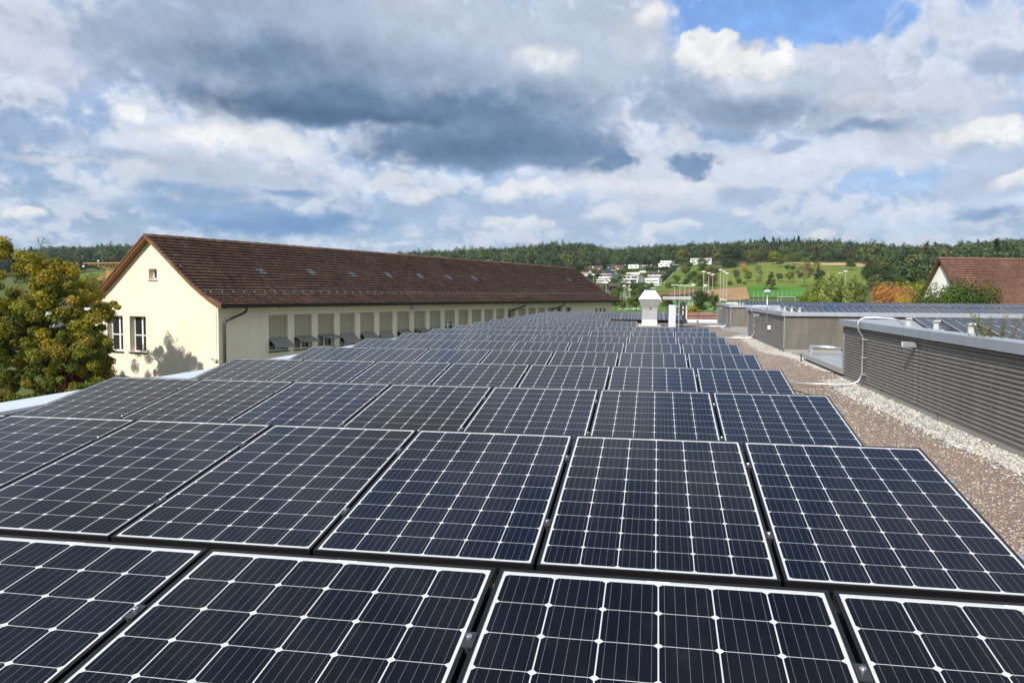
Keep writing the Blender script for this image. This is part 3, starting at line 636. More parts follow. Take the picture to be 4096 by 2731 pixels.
for r in range(17):
    n = ROW_N[r]
    for c in range(n):
        x0 = ROW_X[r] - 7.0 + c * 0.9997 + 0.0077
        if r == 0: zz = 0.0
        t_ = thing('solar_panel', panel_label(r, c, n), 'solar panel', (x0, r * ROWP, 0.0), 0, 'solar panels in rows on the flat roof')
        t_.rotation_euler = (TILT, 0, 0)
        part('frame', ME_FRAME, t_); part('cell_sheet', ME_CELLS, t_)
        if c > 0 and r < 9: part('shade_strip', ME_SHADE, t_)
        if r < 7 and c > 0:
            for yy in (0.40, 1.25):
                k = part('clamp', ME_CLAMP, t_, (0, yy, 0)); part('bolt', ME_BOLT, k)
        if r < 2:
            s_ = part('maker_sticker', ME_STICK, t_); x_ = part('sticker_text', ME_TEXT, s_, (PW / 2, PL - 0.0195, -0.0020))
# rails and triangular feet that carry each row
rail = MB(); rail.box((-0.03, -0.02, -0.085), (7.12, 0.02, -0.040)); ME_RAIL = rail.mesh('mounting_rail', M_ALU)
for r in range(17):
    n = ROW_N[r]
    for j, yy in enumerate((0.42, 1.25)):
        o = bpy.data.objects.new('mounting_rail', ME_RAIL); COL.objects.link(o)
        o.location = (ROW_X[r] - 7.02, r * ROWP + yy * math.cos(TILT), yy * math.sin(TILT)); o.rotation_euler = (TILT, 0, 0); o.scale = ((n + 0.02 + (0.045 if n == 7 else 0)) / 7.12, 1, 1)
        where = 'upper' if j else 'lower'
        row = 'nearest' if r == 0 else ('farthest' if r == 16 else ORD[r] + ' nearest')
        tag(o, f'bare aluminium rail under the {where} half of the {row} panel row', 'rail', 'rails under the panel rows')

# ------------------------------------------------------------------ corrugated boxes on the roof (monitors)
XW = 1.37
def corrugated(mb, p0, p1, z0, z1, out, pitch=0.0415, amp=0.0110, seg=8):
    n = int(round((z1 - z0) / pitch * seg)); V = []
    for i in range(n + 1):
        z = z0 + (z1 - z0) * i / n; k = amp * math.sin(2 * math.pi * i / seg)
        for p in (p0, p1): V.append((p[0] + out[0] * k, p[1] + out[1] * k, z))
    mb.add(V, [(2 * i, 2 * i + 1, 2 * i + 3, 2 * i + 2) for i in range(n)])
def roof_box(label, y0, y1, x1, seams):
    t_ = thing('roof_monitor', label, 'roof box', (XW, y0, Z0), 0, 'corrugated boxes standing on the flat roof')
    off = lambda x, y, z: (x - XW, y - y0, z - Z0)
    mb = MB(); zt, zb = 0.70, -0.055
    def wall(p0, p1, o): corrugated(mb, p0, p1, zb, zt, o)
    wall((XW, y1), (XW, y0), (-1, 0)); wall((XW, y0), (x1, y0), (0, -1)); wall((x1, y1), (XW, y1), (0, 1))
    # screws, part of the sheet
    def scr(x, y, z, nx, ny):
        mb.box((x - 0.006 + nx * .012, y - 0.006 + ny * .012, z - 0.006), (x + 0.006 + nx * .012, y + 0.006 + ny * .012, z + 0.006))
    yy = y0 + 0.25
    while yy < y1 - 0.1:
        for k in range(5): scr(XW, yy, zb + 0.07 + k * 0.166, -1, 0)
        yy += 0.62
    xx = XW + 0.09
    while xx < min(x1, XW + 8):
        for k in range(6): scr(xx, y0, zb + 0.03 + k * 0.14, 0, -1)
        xx += 0.9
    mb.v = [off(*p) for p in mb.v]; o = mb.build('cladding', M_CLAD, t_, smooth=False)
    c = MB()   # corner beads
    for y in (y0, y1): c.box((XW - 0.014, y - 0.012, zb), (XW + 0.010, y + 0.012, zt))
    c.v = [off(*p) for p in c.v]; c.build('corner_bead', M_ALU, t_)
    for y in seams:
        sj = MB(); corrugated(sj, (XW - 0.0025, y + 0.72), (XW - 0.0025, y + 0.66), zb, zt, (-1, 0)); sj.v = [off(*p) for p in sj.v]; sj.build('sheet_overlap', M_KICK, t_)
    k = MB(); k.box((XW + 0.012, y0 + 0.012, Z0 - 0.02), (x1, y1 - 0.012, zb + 0.01)); k.v = [off(*p) for p in k.v]; k.build('kick_plate', M_KICK, t_)
    g = MB()
    for y in np.arange(y0 + 1.4, y1, 2.1): g.box((XW + 0.008, y - 0.002, Z0), (XW + 0.013, y + 0.002, zb))
    g.v = [off(*p) for p in g.v]; g.build('plate_joint', M_GUTTER, t_)
    f = MB(); zf0, zf1, o_ = 0.685, 0.776, 0.065
    prof = [(-o_, zf0), (-o_, zf1), (0.30, zf1 - 0.016), (0.30, zf1 - 0.10), (0.27, zf1 - 0.10), (0.27, zf1 - 0.045), (-o_ + 0.012, zf1 - 0.014), (-o_ + 0.012, zf0)]
    f.prism([(XW + a, b) for a, b in prof], 1, y0 - o_ + 0.001, y1 + o_ - 0.001)
    n0 = len(f.v); f.prism([(y0 + a, b) for a, b in [(-o_, zf0), (-o_, zf1 + 0.002), (0.30, zf1 - 0.014), (0.30, zf1 - 0.1), (-o_ + 0.012, zf0)]], 0, XW - o_ + 0.001, x1)
    f.prism([(y1 - a, b) for a, b in [(-o_, zf0), (-o_, zf1 + 0.002), (0.30, zf1 - 0.014), (0.30, zf1 - 0.1), (-o_ + 0.012, zf0)]], 0, XW - o_ + 0.001, x1)
    f.v = [off(*p) for p in f.v]; f.build('fascia', M_FLASH, t_)
    j = MB()
    for y in seams: j.box((XW - o_ - 0.004, y - 0.006, zf0 - 0.002), (XW - o_ - 0.0005, y + 0.006, zf1 + 0.002))
    for x in (XW + 5.2, XW + 9.6):
        if x < x1: j.box((x - 0.006, y0 - o_ - 0.004, zf0), (x + 0.006, y0 - o_ - 0.0005, zf1 + 0.003))
    j.v = [off(*p) for p in j.v]; j.build('fascia_joint', M_ALU, t_)
    d = MB(); d.box((XW + 0.2, y0 + 0.2, 0.60), (x1, y1 - 0.2, 0.665)); d.v = [off(*p) for p in d.v]; d.build('deck', M_SUBST, t_)
    return t_
box1 = roof_box('nearest corrugated taupe roof box, with a weed on its edge', -6.0, 12.2, 13.5, (8.0, 3.6, -0.8))
box2 = roof_box('middle corrugated taupe roof box, behind the low metal cover', 18.0, 25.2, 13.5, (21.0,))
box3 = roof_box('farthest corrugated taupe roof box, beside the red tile ridge', 31.16, 38.0, 13.5, (34.0,))
# overflow spouts
for y, o, w in ((8.70, box1, None), (22.3, box2, None), (34.6, box3, None)):
    m = MB(); z = 0.60
    prof = [(y - 0.040, z + 0.028), (y - 0.018, z - 0.028), (y + 0.018, z - 0.028), (y + 0.040, z + 0.028), (y + 0.037, z + 0.028), (y + 0.016, z - 0.025), (y - 0.016, z - 0.025), (y - 0.037, z + 0.028)]
    m.prism(prof, 0, XW - 0.155, XW + 0.02); m.v = [(a - o.location.x, b - o.location.y, c - o.location.z) for a, b, c in m.v]
    m.build('overflow_spout', M_FLASH, o)
# small framed panels on the boxes, on concrete blocks and sheet feet
W2, L2, T2 = 1.46, 0.757, R(10.0)
ME_F2 = frame_mesh(W2, L2, 0.012, 0.04); ME_C2 = plane_mesh('cell_sheet', W2, L2, -0.003, M_CELLS2)
ME_F2.materials.clear(); ME_F2.materials.append(mat('dark_frame', (0.06, 0.062, 0.065), 0.35, 0.3))
ME_SHADE2 = MB().box((0.06, 0.05, -0.062), (W2 + 0.03, L2 - 0.02, -0.056)).mesh('shade_strip', M_BLACK)  # black sheet added beneath each small panel to imitate its shadow on the deck
lp = MB(); lp.box((-0.001, -0.001, 0.0), (0.012, L2, 0.004)).box((W2 - 0.012, -0.001, 0.0), (W2 + 0.001, L2, 0.004)); ME_LIP2 = lp.mesh('frame_lip', M_ALU)
ft = MB(); ft.add([(-0.085, -0.012, 0.0), (-0.012, -0.012, 0.0), (-0.012, 0.012, 0.0), (-0.085, 0.012, 0.0), (-0.068, -0.012, 0.165), (-0.022, -0.012, 0.165), (-0.022, 0.012, 0.165), (-0.068, 0.012, 0.165)], QF_)
ft.box((-0.075, -0.035, 0.166), (-0.004, 0.03, 0.186)); ft.box((-0.10, -0.20, 0.0), (0.03, 0.22, 0.010)); ME_FOOT = ft.mesh('sheet_foot', msp('pale_zinc', (0.60, 0.60, 0.58), 0.5, 0.2, amt=0.1))
bl = MB(); bl.box((-0.13, -0.19, 0.012), (0.02, -0.01, 0.075)); ME_BLOCK = bl.mesh('ballast_block', M_CONC)
def box_panels(which, x0, zl, rows, ncol):
    for ri, (y, n) in enumerate(rows):
        for c in range(n):
            nm = ['front', 'second', 'third', 'fourth', 'fifth', 'sixth'][ri]
            end = 'leftmost' if c == 0 else ORD[c] + ' from left'
            t_ = thing('small_solar_panel', f'silver framed small panel, {end} in the {nm} row on the {which} roof box', 'solar panel', (x0 + c * (W2 + 0.035), y, zl), 0, 'small solar panels on the corrugated boxes')
            t_.rotation_euler = (T2, 0, 0)
            part('frame', ME_F2, t_); part('cell_sheet', ME_C2, t_); part('frame_lip', ME_LIP2, t_); part('shade_strip', ME_SHADE2, t_)
            if c == 0:
                e = bpy.data.objects.new('mount', ME_FOOT); COL.objects.link(e); e.location = (x0 - 0.01, y + L2 * math.cos(T2) - 0.02, 0.665)
                tag(e, f'white metal foot at the left end of the {nm} row on the {which} box', 'panel foot', 'feet of the small panel rows')
                b_ = bpy.data.objects.new('ballast_block', ME_BLOCK); COL.objects.link(b_); b_.location = (x0 - 0.01, y + L2 * math.cos(T2) + 0.06, 0.665)
                tag(b_, f'pale concrete block weighing down the {nm} row on the {which} roof box', 'concrete block', 'blocks at the small panel rows')
box_panels('nearest', 1.90, 0.725, [(7.78, 3), (8.87, 3), (9.95, 3)], 3)
box_panels('middle', 2.02, 0.735, [(18.9, 5), (20.05, 5), (21.2, 5), (22.35, 5)], 5)
box_panels('farthest', 2.05, 0.735, [(32.1, 7), (33.25, 7), (34.4, 7), (35.55, 5)], 7)

# silver conduits that climb the boxes
def conduit(label, xa, y, yb, over, block=True):
    t_ = thing('conduit', label, 'conduit', (XW, y, Z0), 0, 'silver conduits climbing the roof boxes')
    r = 0.0135; z = -0.095
    P = [(xa, y + 0.12, z), (XW - 0.30, y + 0.01, z), (XW - 0.17, y, z + 0.012), (XW - 0.085, y, z + 0.06), (XW - 0.045, y, z + 0.16), (XW - 0.045, y, 0.55)]
    P += [(XW - 0.060, y, 0.60), (XW - 0.105, y, 0.66), (XW - 0.125, y, 0.73), (XW - 0.105, y, 0.80), (XW - 0.05, y - 0.01, 0.835), (XW + 0.08, y - 0.03, 0.845), (XW + 0.30, y - 0.08, 0.835), (XW + 0.40, y - 0.1, 0.80), (XW + 0.44, y - 0.11, 0.74)]
    m = MB(); m.tube(P, r, 10); m.v = [(a - XW, b - y, c - Z0) for a, b, c in m.v]; m.build('pipe', M_ALU, t_, smooth=True)
    k = MB()
    for zz in (0.05, 0.28, 0.53): k.box((XW - 0.067, y - 0.035, zz), (XW + 0.002, y + 0.035, zz + 0.02))
    k.v = [(a - XW, b - y, c - Z0) for a, b, c in k.v]; k.build('pipe_clip', M_ALU, t_)
    if block:
        b = MB(); b.box((XW - 0.30, y - 0.09, Z0), (XW - 0.17, y + 0.09, -0.095 - 0.018)); b.v = [(a - XW, q - y, c - Z0) for a, q, c in b.v]
        b.build('pipe_block', M_CONC, t_)
conduit('silver conduit climbing the near end of the nearest roof box', 0.10, 10.86, 0, 1)
conduit('silver conduit climbing the middle roof box near the antenna pole', -0.25, 23.26, 0, 1)
conduit('silver conduit climbing the farthest roof box', -0.55, 32.15, 0, 1)
# antenna pole with a small dome
t_ = thing('antenna_pole', 'slim grey pole with a pale blue dome fixed to the middle roof box', 'antenna', (XW - 0.10, 20.15, Z0))
MB().tube([(0, 0, 0.60), (0, 0, 1.38)], 0.016, 10).build('pole', M_ALU, t_, smooth=True)
MB().lathe([(0.075, 1.375), (0.088, 1.385), (0.085, 1.40), (0.065, 1.425), (0.03, 1.44)], (0, 0, 0), 18).build('dome', msp('pale_blue_plastic', (0.55, 0.64, 0.78), 0.4), t_, smooth=True)
MB().box((0.0, -0.02, 0.86), (0.10, 0.02, 0.90)).build('bracket', M_ALU, t_)
cbx = MB(); cbx.tube([(0, 0, 0.60), (0.03, 0.02, 0.55), (0.08, 0.0, 0.52)], 0.006, 6); cbx.build('cable', M_DARK, t_)
MB().box((0.02, -0.07, 0.44), (0.09, 0.05, 0.54)).build('junction_box', M_WHITE, t_, bevel=0.006)
# low metal cover between the first two boxes, and the ladder piece on it
t_ = thing('metal_cover', 'low flat metal cover on the pebbles beside the nearest roof box', 'metal cover', (1.40, 12.32, Z0))
MB().box((0, 0, 0.06), (1.10, 3.55, 0.150)).build('lid', M_ZINC, t_, bevel=0.004)
MB().box((0.06, 0.06, 0), (1.05, 3.45, 0.06)).build('plinth', M_GUTTER, t_)
t_ = thing('ladder_piece', 'short bare aluminium ladder piece lying on the low metal cover', 'ladder', (1.46, 15.55, Z0 + 0.152))
for k, y in enumerate((0.0, -0.16)): MB().box((0.0, y, 0.0), (0.045, y + 0.05, 0.135)).build('leg', M_ALU, t_)
MB().box((0.0, -0.16, 0.135), (0.05, 0.05, 0.16)).build('rung', M_ALU, t_)
MB().tube([(0.02, 0.02, 0.150), (0.45, 0.0, 0.14), (0.62, -0.05, 0.11)], 0.026, 8).build('side_rail', M_ALU, t_, smooth=True)
MB().tube([(0.62, -0.05, 0.11), (0.70, -0.06, 0.07), (0.72, -0.06, 0.0)], 0.05, 10).build('foot', M_DARK, t_, smooth=True)
t_ = thing('lightning_post', 'small black post with a metal clamp standing in the pebbles by the metal cover', 'post', (1.30, 15.40, Z0))
MB().tube([(0, 0, 0), (0, 0, 0.17)], 0.012, 8).build('post', M_DARK, t_); MB().box((-0.035, -0.02, 0.165), (0.045, 0.02, 0.20)).build('clamp', M_ALU, t_)
t_ = thing('lightning_post', 'small black post with a clamp in front of the far white kerb', 'post', (0.42, 36.9, Z0))
MB().tube([(0, 0, 0), (0, 0, 0.10)], 0.025, 8).build('post', M_DARK, t_); MB().box((-0.06, -0.03, 0.10), (0.05, 0.03, 0.13)).build('clamp', M_DARK, t_)
cb = MB(); cb.tube([(-0.15, 11.0, -0.06), (0.30, 10.60, -0.125), (0.42, 10.25, -0.14), (0.50, 9.9, -0.143), (0.40, 9.3, -0.143), (0.05, 8.4, -0.12)], 0.006, 6)
tag(cb.build('cable', M_DARK), 'thin black cable running from the third panel row over the reddish grit', 'cable')
cb = MB(); cb.tube([(0.55, 36.4, -0.143), (0.62, 35.6, -0.143), (0.70, 34.8, -0.143), (0.66, 34.0, -0.143)], 0.007, 6)
tag(cb.build('cable', M_DARK), 'thin black cable lying on the grit near the far kerb', 'cable')

# ventilation hood
t_ = thing('vent_hood', 'pale metal ventilation stack with a flared square hood', 'ventilation hood', (-1.74, 33.0, Z0))
def frust(w0, z0, w1, z1): return [(-w0, -w0, z0), (w0, -w0, z0), (w0, w0, z0), (-w0, w0, z0), (-w1, -w1, z1), (w1, -w1, z1), (w1, w1, z1), (-w1, w1, z1)]
QF = [(0, 3, 2, 1), (4, 5, 6, 7), (0, 1, 5, 4), (1, 2, 6, 5), (2, 3, 7, 6), (3, 0, 4, 7)]
MB().box((-0.47, -0.42, 0.0), (0.47, 0.42, 0.05)).build('base_slab', M_CONC, t_)
MB().add(frust(0.31, 0.05, 0.31, 0.28), QF).build('base_sleeve', M_WPAINT, t_)
MB().add(frust(0.303, 0.28, 0.303, 0.715), QF).build('shaft', M_ZINC, t_)
MB().box((-0.316, -0.316, 0.275), (0.316, 0.316, 0.287)).box((-0.3065, -0.3055, 0.49), (0.3065, 0.3055, 0.496)).build('flange', M_KICK, t_)
MB().box((-0.325, -0.325, 0.715), (0.325, 0.325, 0.735)).build('collar', M_ALU, t_)
MB().add(frust(0.305, 0.735, 0.458, 1.125), QF).build('hood_lower', M_ZINC, t_)
MB().add(frust(0.470, 1.125, 0.210, 1.50), QF).add(frust(0.475, 1.118, 0.475, 1.130), QF).build('hood_upper', M_GREYMETAL, t_)
MB().box((-0.235, -0.235, 1.50), (0.235, 0.235, 1.515)).build('cap', M_ALU, t_)
MB().tube([(0.0, -0.34, 0.80), (0.02, -0.36, 0.745), (0.05, -0.36, 0.70)], 0.016, 6).build('latch', M_DARK, t_)
# inverter stand
t_ = thing('inverter_stand', 'metal stand with two dark inverters under a small rain roof', 'inverter stand', (-0.62, 31.6, Z0))
MB().box((-0.60, -0.22, 1.115), (0.50, 0.30, 1.235)).build('rain_roof', M_ZINC, t_, bevel=0.01)
for x in (-0.025, 0.02): MB().box((x - 0.018 if x < 0 else x, -0.03, 0.0), (x + 0.015 if x < 0 else x + 0.035, 0.03, 1.115)).build('post', M_DARK if x < 0 else M_ALU, t_)
for z in (0.50, 0.82): MB().box((-0.08, -0.05, z), (0.10, 0.0, z + 0.05)).build('bracket', M_ALU, t_)
MB().box((-0.365, -0.12, 0.02), (-0.085, 0.10, 0.90)).build('cabinet', M_GREYMETAL, t_, bevel=0.008)
MB().box((-0.37, -0.125, 0.90), (-0.08, 0.105, 0.925)).build('cabinet_lid', M_ALU, t_)
i1 = MB(); i1.prism([(-0.395, 0.42), (-0.395, 0.92), (-0.37, 0.99), (-0.31, 1.05), (-0.24, 1.02), (-0.20, 0.97), (-0.10, 0.94), (-0.10, 0.42)], 1, 0.12, 0.50); i1.build('inverter', M_DARK, t_, bevel=0.01)
i2 = MB(); i2.prism([(0.07, 0.30), (0.07, 0.95), (0.13, 1.02), (0.22, 1.045), (0.285, 1.0), (0.325, 0.90), (0.335, 0.40), (0.30, 0.27), (0.20, 0.22), (0.12, 0.24)], 1, -0.20, 0.25); i2.build('inverter', M_DARK, t_, bevel=0.01)
MB().prism([(0.295, 0.36), (0.295, 0.82), (0.29, 0.90), (0.325, 0.905), (0.345, 0.82), (0.345, 0.36)], 1, -0.215, 0.27).build('inverter_cover', M_GREYMETAL, t_)
MB().box((0.17, -0.206, 0.52), (0.20, -0.2, 0.68)).box((0.175, -0.206, 0.74), (0.205, -0.2, 0.86)).build('inverter_marking', M_WHITE, t_)
MB().box((0.09, -0.208, 0.34), (0.15, -0.2, 0.42)).box((0.09, -0.208, 0.44), (0.15, -0.2, 0.51)).build('connector', msp('mid_grey_plastic', (0.16, 0.16, 0.17), 0.5), t_)
lb = MB()
for k in range(7): lb.tube([(0.08 + k * 0.03, -0.02 + 0.02 * (k % 3), 0.26), (0.07 + k * 0.022, 0.0, 0.14), (0.05 + k * 0.03, 0.02, 0.0)], 0.008, 5)
lb.build('cable_bundle', M_DARK, t_)
MB().tube([(0.10, 0.9, 0.05), (0.7, 0.85, 0.05), (1.7, 0.6, 0.05)], 0.012, 6).build('floor_conduit', M_ALU, t_)

# ------------------------------------------------------------------ the long school building on the left
SCH = (-20.93, 32.28, 0.0); SA = R(72.0)
school = thing('school_building', 'long cream rendered building with steep brown tiled roof and striped window blinds', 'building', SCH, SA)
BL_, BW = 49.07, 8.85
PROF = [(-0.62, 0.60), (-0.05, 0.82), (0.60, 1.12), (1.30, 1.55), (2.00, 2.06), (2.80, 2.66), (3.60, 3.26), (4.425, 3.84)]   # outer roof line
def roof_z(y, drop=0.0):
    y = min(y, BW - y); return float(np.interp(y, [a for a, _ in PROF], [b for _, b in PROF])) - drop
def wall_open(mb, a0, a1, zlo, top, holes, M, dep, step=None):
    """wall surface with real openings; M(a, z, inset) -> point"""
    ac = {a0, a1}; zc = {zlo, 20.0}
    for h in holes: ac |= {h[0], h[1]}; zc |= {h[2], h[3]}
    if step: ac |= set(np.arange(a0, a1, step).tolist())
    ac, zc = sorted(ac), sorted(zc)
    for i in range(len(ac) - 1):
        a, b = ac[i], ac[i + 1]; ta, tb = top(a), top(b)
        for j in range(len(zc) - 1):
            c, d = zc[j], zc[j + 1]
            if any(h[0] - 1e-6 <= a and b <= h[1] + 1e-6 and h[2] - 1e-6 <= c and d <= h[3] + 1e-6 for h in holes): continue
            da, db = min(d, ta), min(d, tb)
            if da <= c + 1e-6 and db <= c + 1e-6: continue
            mb.quad(M(a, c, 0), M(b, c, 0), M(b, max(db, c), 0), M(a, max(da, c), 0))
    for h in holes:
        x0, x1, y0, y1 = h
        for (p, q) in (((x0, y0), (x1, y0)), ((x1, y0), (x1, y1)), ((x1, y1), (x0, y1)), ((x0, y1), (x0, y0))):
            mb.quad(M(*p, 0), M(*q, 0), M(*q, dep), M(*p, dep))
side_w = [(3.08 + 1.735 * k, 3.08 + 1.735 * k + 1.27, -1.70, 0.07) for k in range(19)] + [(36.04, 37.22, -1.70, 0.09), (38.0, 39.15, -1.70, 0.08)]
small_w = [(44.79, 45.38, -0.75, -0.13), (45.84, 46.42, -0.75, -0.13), (46.82, 47.42, -0.75, -0.13)]
gable_w = [(4.93, 6.12, -1.76, -0.01), (6.63, 7.83, -1.76, -0.01)]
attic_w = [(4.07, 4.65, 1.76, 2.26)]
wb = MB()
wall_open(wb, 0, BL_, GZ - 0.6, lambda a: 0.80, side_w + small_w, lambda a, z, d: (a, d, z), 0.22)
wall_open(wb, 0, BW, GZ - 0.6, lambda a: roof_z(a, 0.10), gable_w + attic_w, lambda a, z, d: (d, a, z), 0.34, 0.2)
wall_open(wb, 0, BW, GZ - 0.6, lambda a: roof_z(a, 0.10), [], lambda a, z, d: (BL_ - d, a, z), 0.3, 0.4)
wb.quad((0, BW, GZ - 0.6), (BL_, BW, GZ - 0.6), (BL_, BW, 0.8), (0, BW, 0.8))
wb.build('wall', M_CREAM, school)
# roof: overlapping courses of wavy tiles
def roof_side(mirror, du, NC=24, x0=-0.36, x1=BL_ + 0.85):
    pts = np.array(PROF); s = np.r_[0, np.cumsum(np.hypot(*np.diff(pts, axis=0).T))]
    q = np.linspace(0, s[-1], NC + 1); Y = np.interp(q, s, pts[:, 0]); Zv = np.interp(q, s, pts[:, 1])
    U = np.arange(x0, x1 + du / 2, du); V = []; F = []; m = len(U)
    ph = 2 * math.pi * U / 0.22
    for i in range(NC):
        d = np.array([Y[i + 1] - Y[i], Zv[i + 1] - Zv[i]]); d /= np.hypot(*d); n = np.array([-d[1], d[0]])
        wob = RNG.normal(0, 0.004, m)
        wv = 0.020 * (0.5 + 0.5 * np.sin(ph)) ** 0.7 + wob
        for (yy, zz, lift) in ((Y[i] + d[0] * .05, Zv[i] + d[1] * .05, 0.004 + 0 * wv), (Y[i] - d[0] * .06, Zv[i] - d[1] * .06, 0.062 + wv), (Y[i + 1], Zv[i + 1], 0.006 + wv * 0.8)):
            y_ = yy + n[0] * lift; z_ = zz + n[1] * lift
            V.append(np.stack([U, (BW - y_) if mirror else y_ + 0 * U, z_ + 0 * U], -1))
    V = np.concatenate(V); I = np.arange(len(V)).reshape(NC * 3, m); Q = []
    for i in range(NC):
        for k in (0, 1):
            a, b = I[3 * i + k], I[3 * i + k + 1]; Q.append(np.stack([a[:-1], a[1:], b[1:], b[:-1]], -1))
    Q = np.concatenate(Q)
    return V, (Q[:, ::-1] if mirror else Q)
v1, q1 = roof_side(False, 0.0733); v2, q2 = roof_side(True, 0.5)
roof = part('roof', npmesh('roof', np.concatenate([v1, v2]), np.concatenate([q1, q2 + len(v1)]), M_TILE), school)
# soffit boards and verge, closed underneath
def under(y): return roof_z(y, 0.03), roof_z(y, 0.16)
ysq = list(np.linspace(-0.60, BW + 0.60, 41)); sf = MB()
for xa, xb in ((-0.355, 0.0), (BL_, BL_ + 0.845)):
    for i in range(40):
        a, b = ysq[i], ysq[i + 1]
        sf.quad((xa, a, under(a)[1]), (xb, a, under(a)[1]), (xb, b, under(b)[1]), (xa, b, under(b)[1]))
        sf.quad((xa, a, under(a)[0]), (xa, a, under(a)[1]), (xa, b, under(b)[1]), (xa, b, under(b)[0]))
        sf.quad((xb, a, under(a)[0]), (xb, b, under(b)[0]), (xb, b, under(b)[1]), (xb, a, under(a)[1]))
sf.quad((-0.35, -0.60, 0.56), (BL_ + 0.84, -0.60, 0.56), (BL_ + 0.84, 0.0, 0.74), (-0.35, 0.0, 0.74)); sf.build('soffit', M_SOFFIT, school)
rc = MB()
for k in range(int((BL_ + 1.2) / 0.36)):
    x = -0.37 + k * 0.36
    P = [(x, 4.425 + 0.13 * math.cos(a), 3.80 + (0.115 + 0.012 * (k % 2)) * math.sin(a)) for a in np.linspace(0, math.pi, 7)]; Qq = [(x + 0.375, y, z - 0.008) for _, y, z in P]
    rc.add(P + Qq, [(i, i + 1, i + 8, i + 7) for i in range(6)] + [tuple(range(7))[::-1]])
rc.build('ridge_tiles', M_TILE, school)
vt = MB()
for i in range(24):      # tiles along the gable edges
    for sgn in (0, 1):
        a, b = np.linspace(-0.62, 4.425, 25)[i:i + 2]
        za, zb = roof_z(a), roof_z(b); f = (lambda y: BW - y) if sgn else (lambda y: y)
        vt.add([(-0.40, f(a), za + 0.055), (-0.40, f(b), zb + 0.03), (-0.40, f(b), zb - 0.06), (-0.40, f(a), za - 0.05), (-0.30, f(a), za + 0.075), (-0.30, f(b), zb + 0.05), (-0.30, f(b), zb - 0.02), (-0.30, f(a), za - 0.02)], [(0, 1, 2, 3), (0, 4, 5, 1), (3, 2, 6, 7), (0, 3, 7, 4), (1, 5, 6, 2)])
vt.build('verge_tiles', M_TILE, school)
gt = MB(); gt.prism([(-0.78, 0.60), (-0.78, 0.525), (-0.74, 0.49), (-0.66, 0.49), (-0.62, 0.525), (-0.62, 0.60), (-0.64, 0.60), (-0.65, 0.52), (-0.74, 0.52), (-0.76, 0.60)], 0, -0.34, BL_ + 0.84); gt.build('gutter', M_GUTTER, school)
fs = MB(); fs.box((-0.35, -0.615, 0.47), (BL_ + 0.83, -0.585, 0.60)); fs.build('eaves_board', M_GUTTER, school)
rf = MB(); rf.box((-0.04, -0.58, 0), (0.04, 0.0, 0.10)); ME_RAFT = MB().add([(0, -0.58, 0.45), (0.09, -0.58, 0.45), (0.09, 0.0, 0.60), (0, 0.0, 0.60), (0, -0.58, 0.555), (0.09, -0.58, 0.555), (0.09, 0.0, 0.735), (0, 0.0, 0.735)], QF).mesh('rafter_end', M_GUTTER)
for k in range(57): part('rafter_end', ME_RAFT, school, (0.6 + 0.85 * k, 0, 0))
# snow guard
sg = MB()
gy, gz_ = 0.62, roof_z(0.62) + 0.13
for dz in (0.0, -0.07): sg.tube([(-0.2, gy + dz * 0.3, gz_ + dz), (BL_ + 0.3, gy + dz * 0.3, gz_ + dz)], 0.008, 6)
M_GUARD = mat('dull_zinc', (0.26, 0.26, 0.26), 0.6, 0.3)
guard = sg.build('snow_guard', M_GUARD, school)
bk = MB(); bk.tube([(0, gy + 0.12, roof_z(gy + 0.12) + 0.05), (0, gy, gz_), (0, gy - 0.10, roof_z(gy - 0.10) + 0.05)], 0.011, 5); ME_BRK = bk.mesh('guard_bracket', M_GUARD)
for k in range(74): part('guard_bracket', ME_BRK, guard, (0.1 + 0.665 * k, 0, 0))
# glass tiles in the roof
def roof_pt(x, y, lift): return (x, y, roof_z(y) + lift)
gl = MB()
for dx, y in ((0.0, 2.22), (0.06, 2.02), (0.24, 2.22), (0.30, 2.02)):
    gl.add([roof_pt(dx, y - 0.10, 0.075), roof_pt(dx + 0.20, y - 0.10, 0.075), roof_pt(dx + 0.20, y + 0.10, 0.060), roof_pt(dx, y + 0.10, 0.060), roof_pt(dx, y - 0.10, 0.03), roof_pt(dx + 0.20, y - 0.10, 0.03), roof_pt(dx + 0.20, y + 0.10, 0.02), roof_pt(dx, y + 0.10, 0.02)], QF)
ME_GLT = gl.mesh('glass_tile', mat('greenish_glass', (0.15, 0.20, 0.20), 0.12, 0.0, 0.6))
S_ = lambda x, y: (900 + x / 2.297, 950 + y / 2.297)
UV = np.array([math.sin(R(18)), math.cos(R(18)), 0]); GV = np.array([-math.cos(R(18)), math.sin(R(18)), 0])
def on_roof(x, y):      # along-building position of a point seen on the roof
    d = ray(x, y); P0 = np.array(SCH); best = None
    for t in np.arange(30, 95, 0.05):
        q = CAM + d * t - P0; yy, zz = q @ GV, q[2]
        if -0.6 < yy < 4.42 and zz <= roof_z(yy): return q @ UV, yy
    return None
for q in (S_(330, 315), S_(798, 330), S_(1168, 345), S_(1503, 353), S_(1797, 365), S_(2058, 375), S_(2292, 383), f23(-85, 572), f23(190, 580), f23(440, 588), f23(670, 600), f23(893, 608)):
    w_ = on_roof(*q)
    if w_: part('glass_tile', ME_GLT, school, (w_[0] - 0.25, w_[1] - 2.12, roof_z(w_[1]) - roof_z(2.12)))
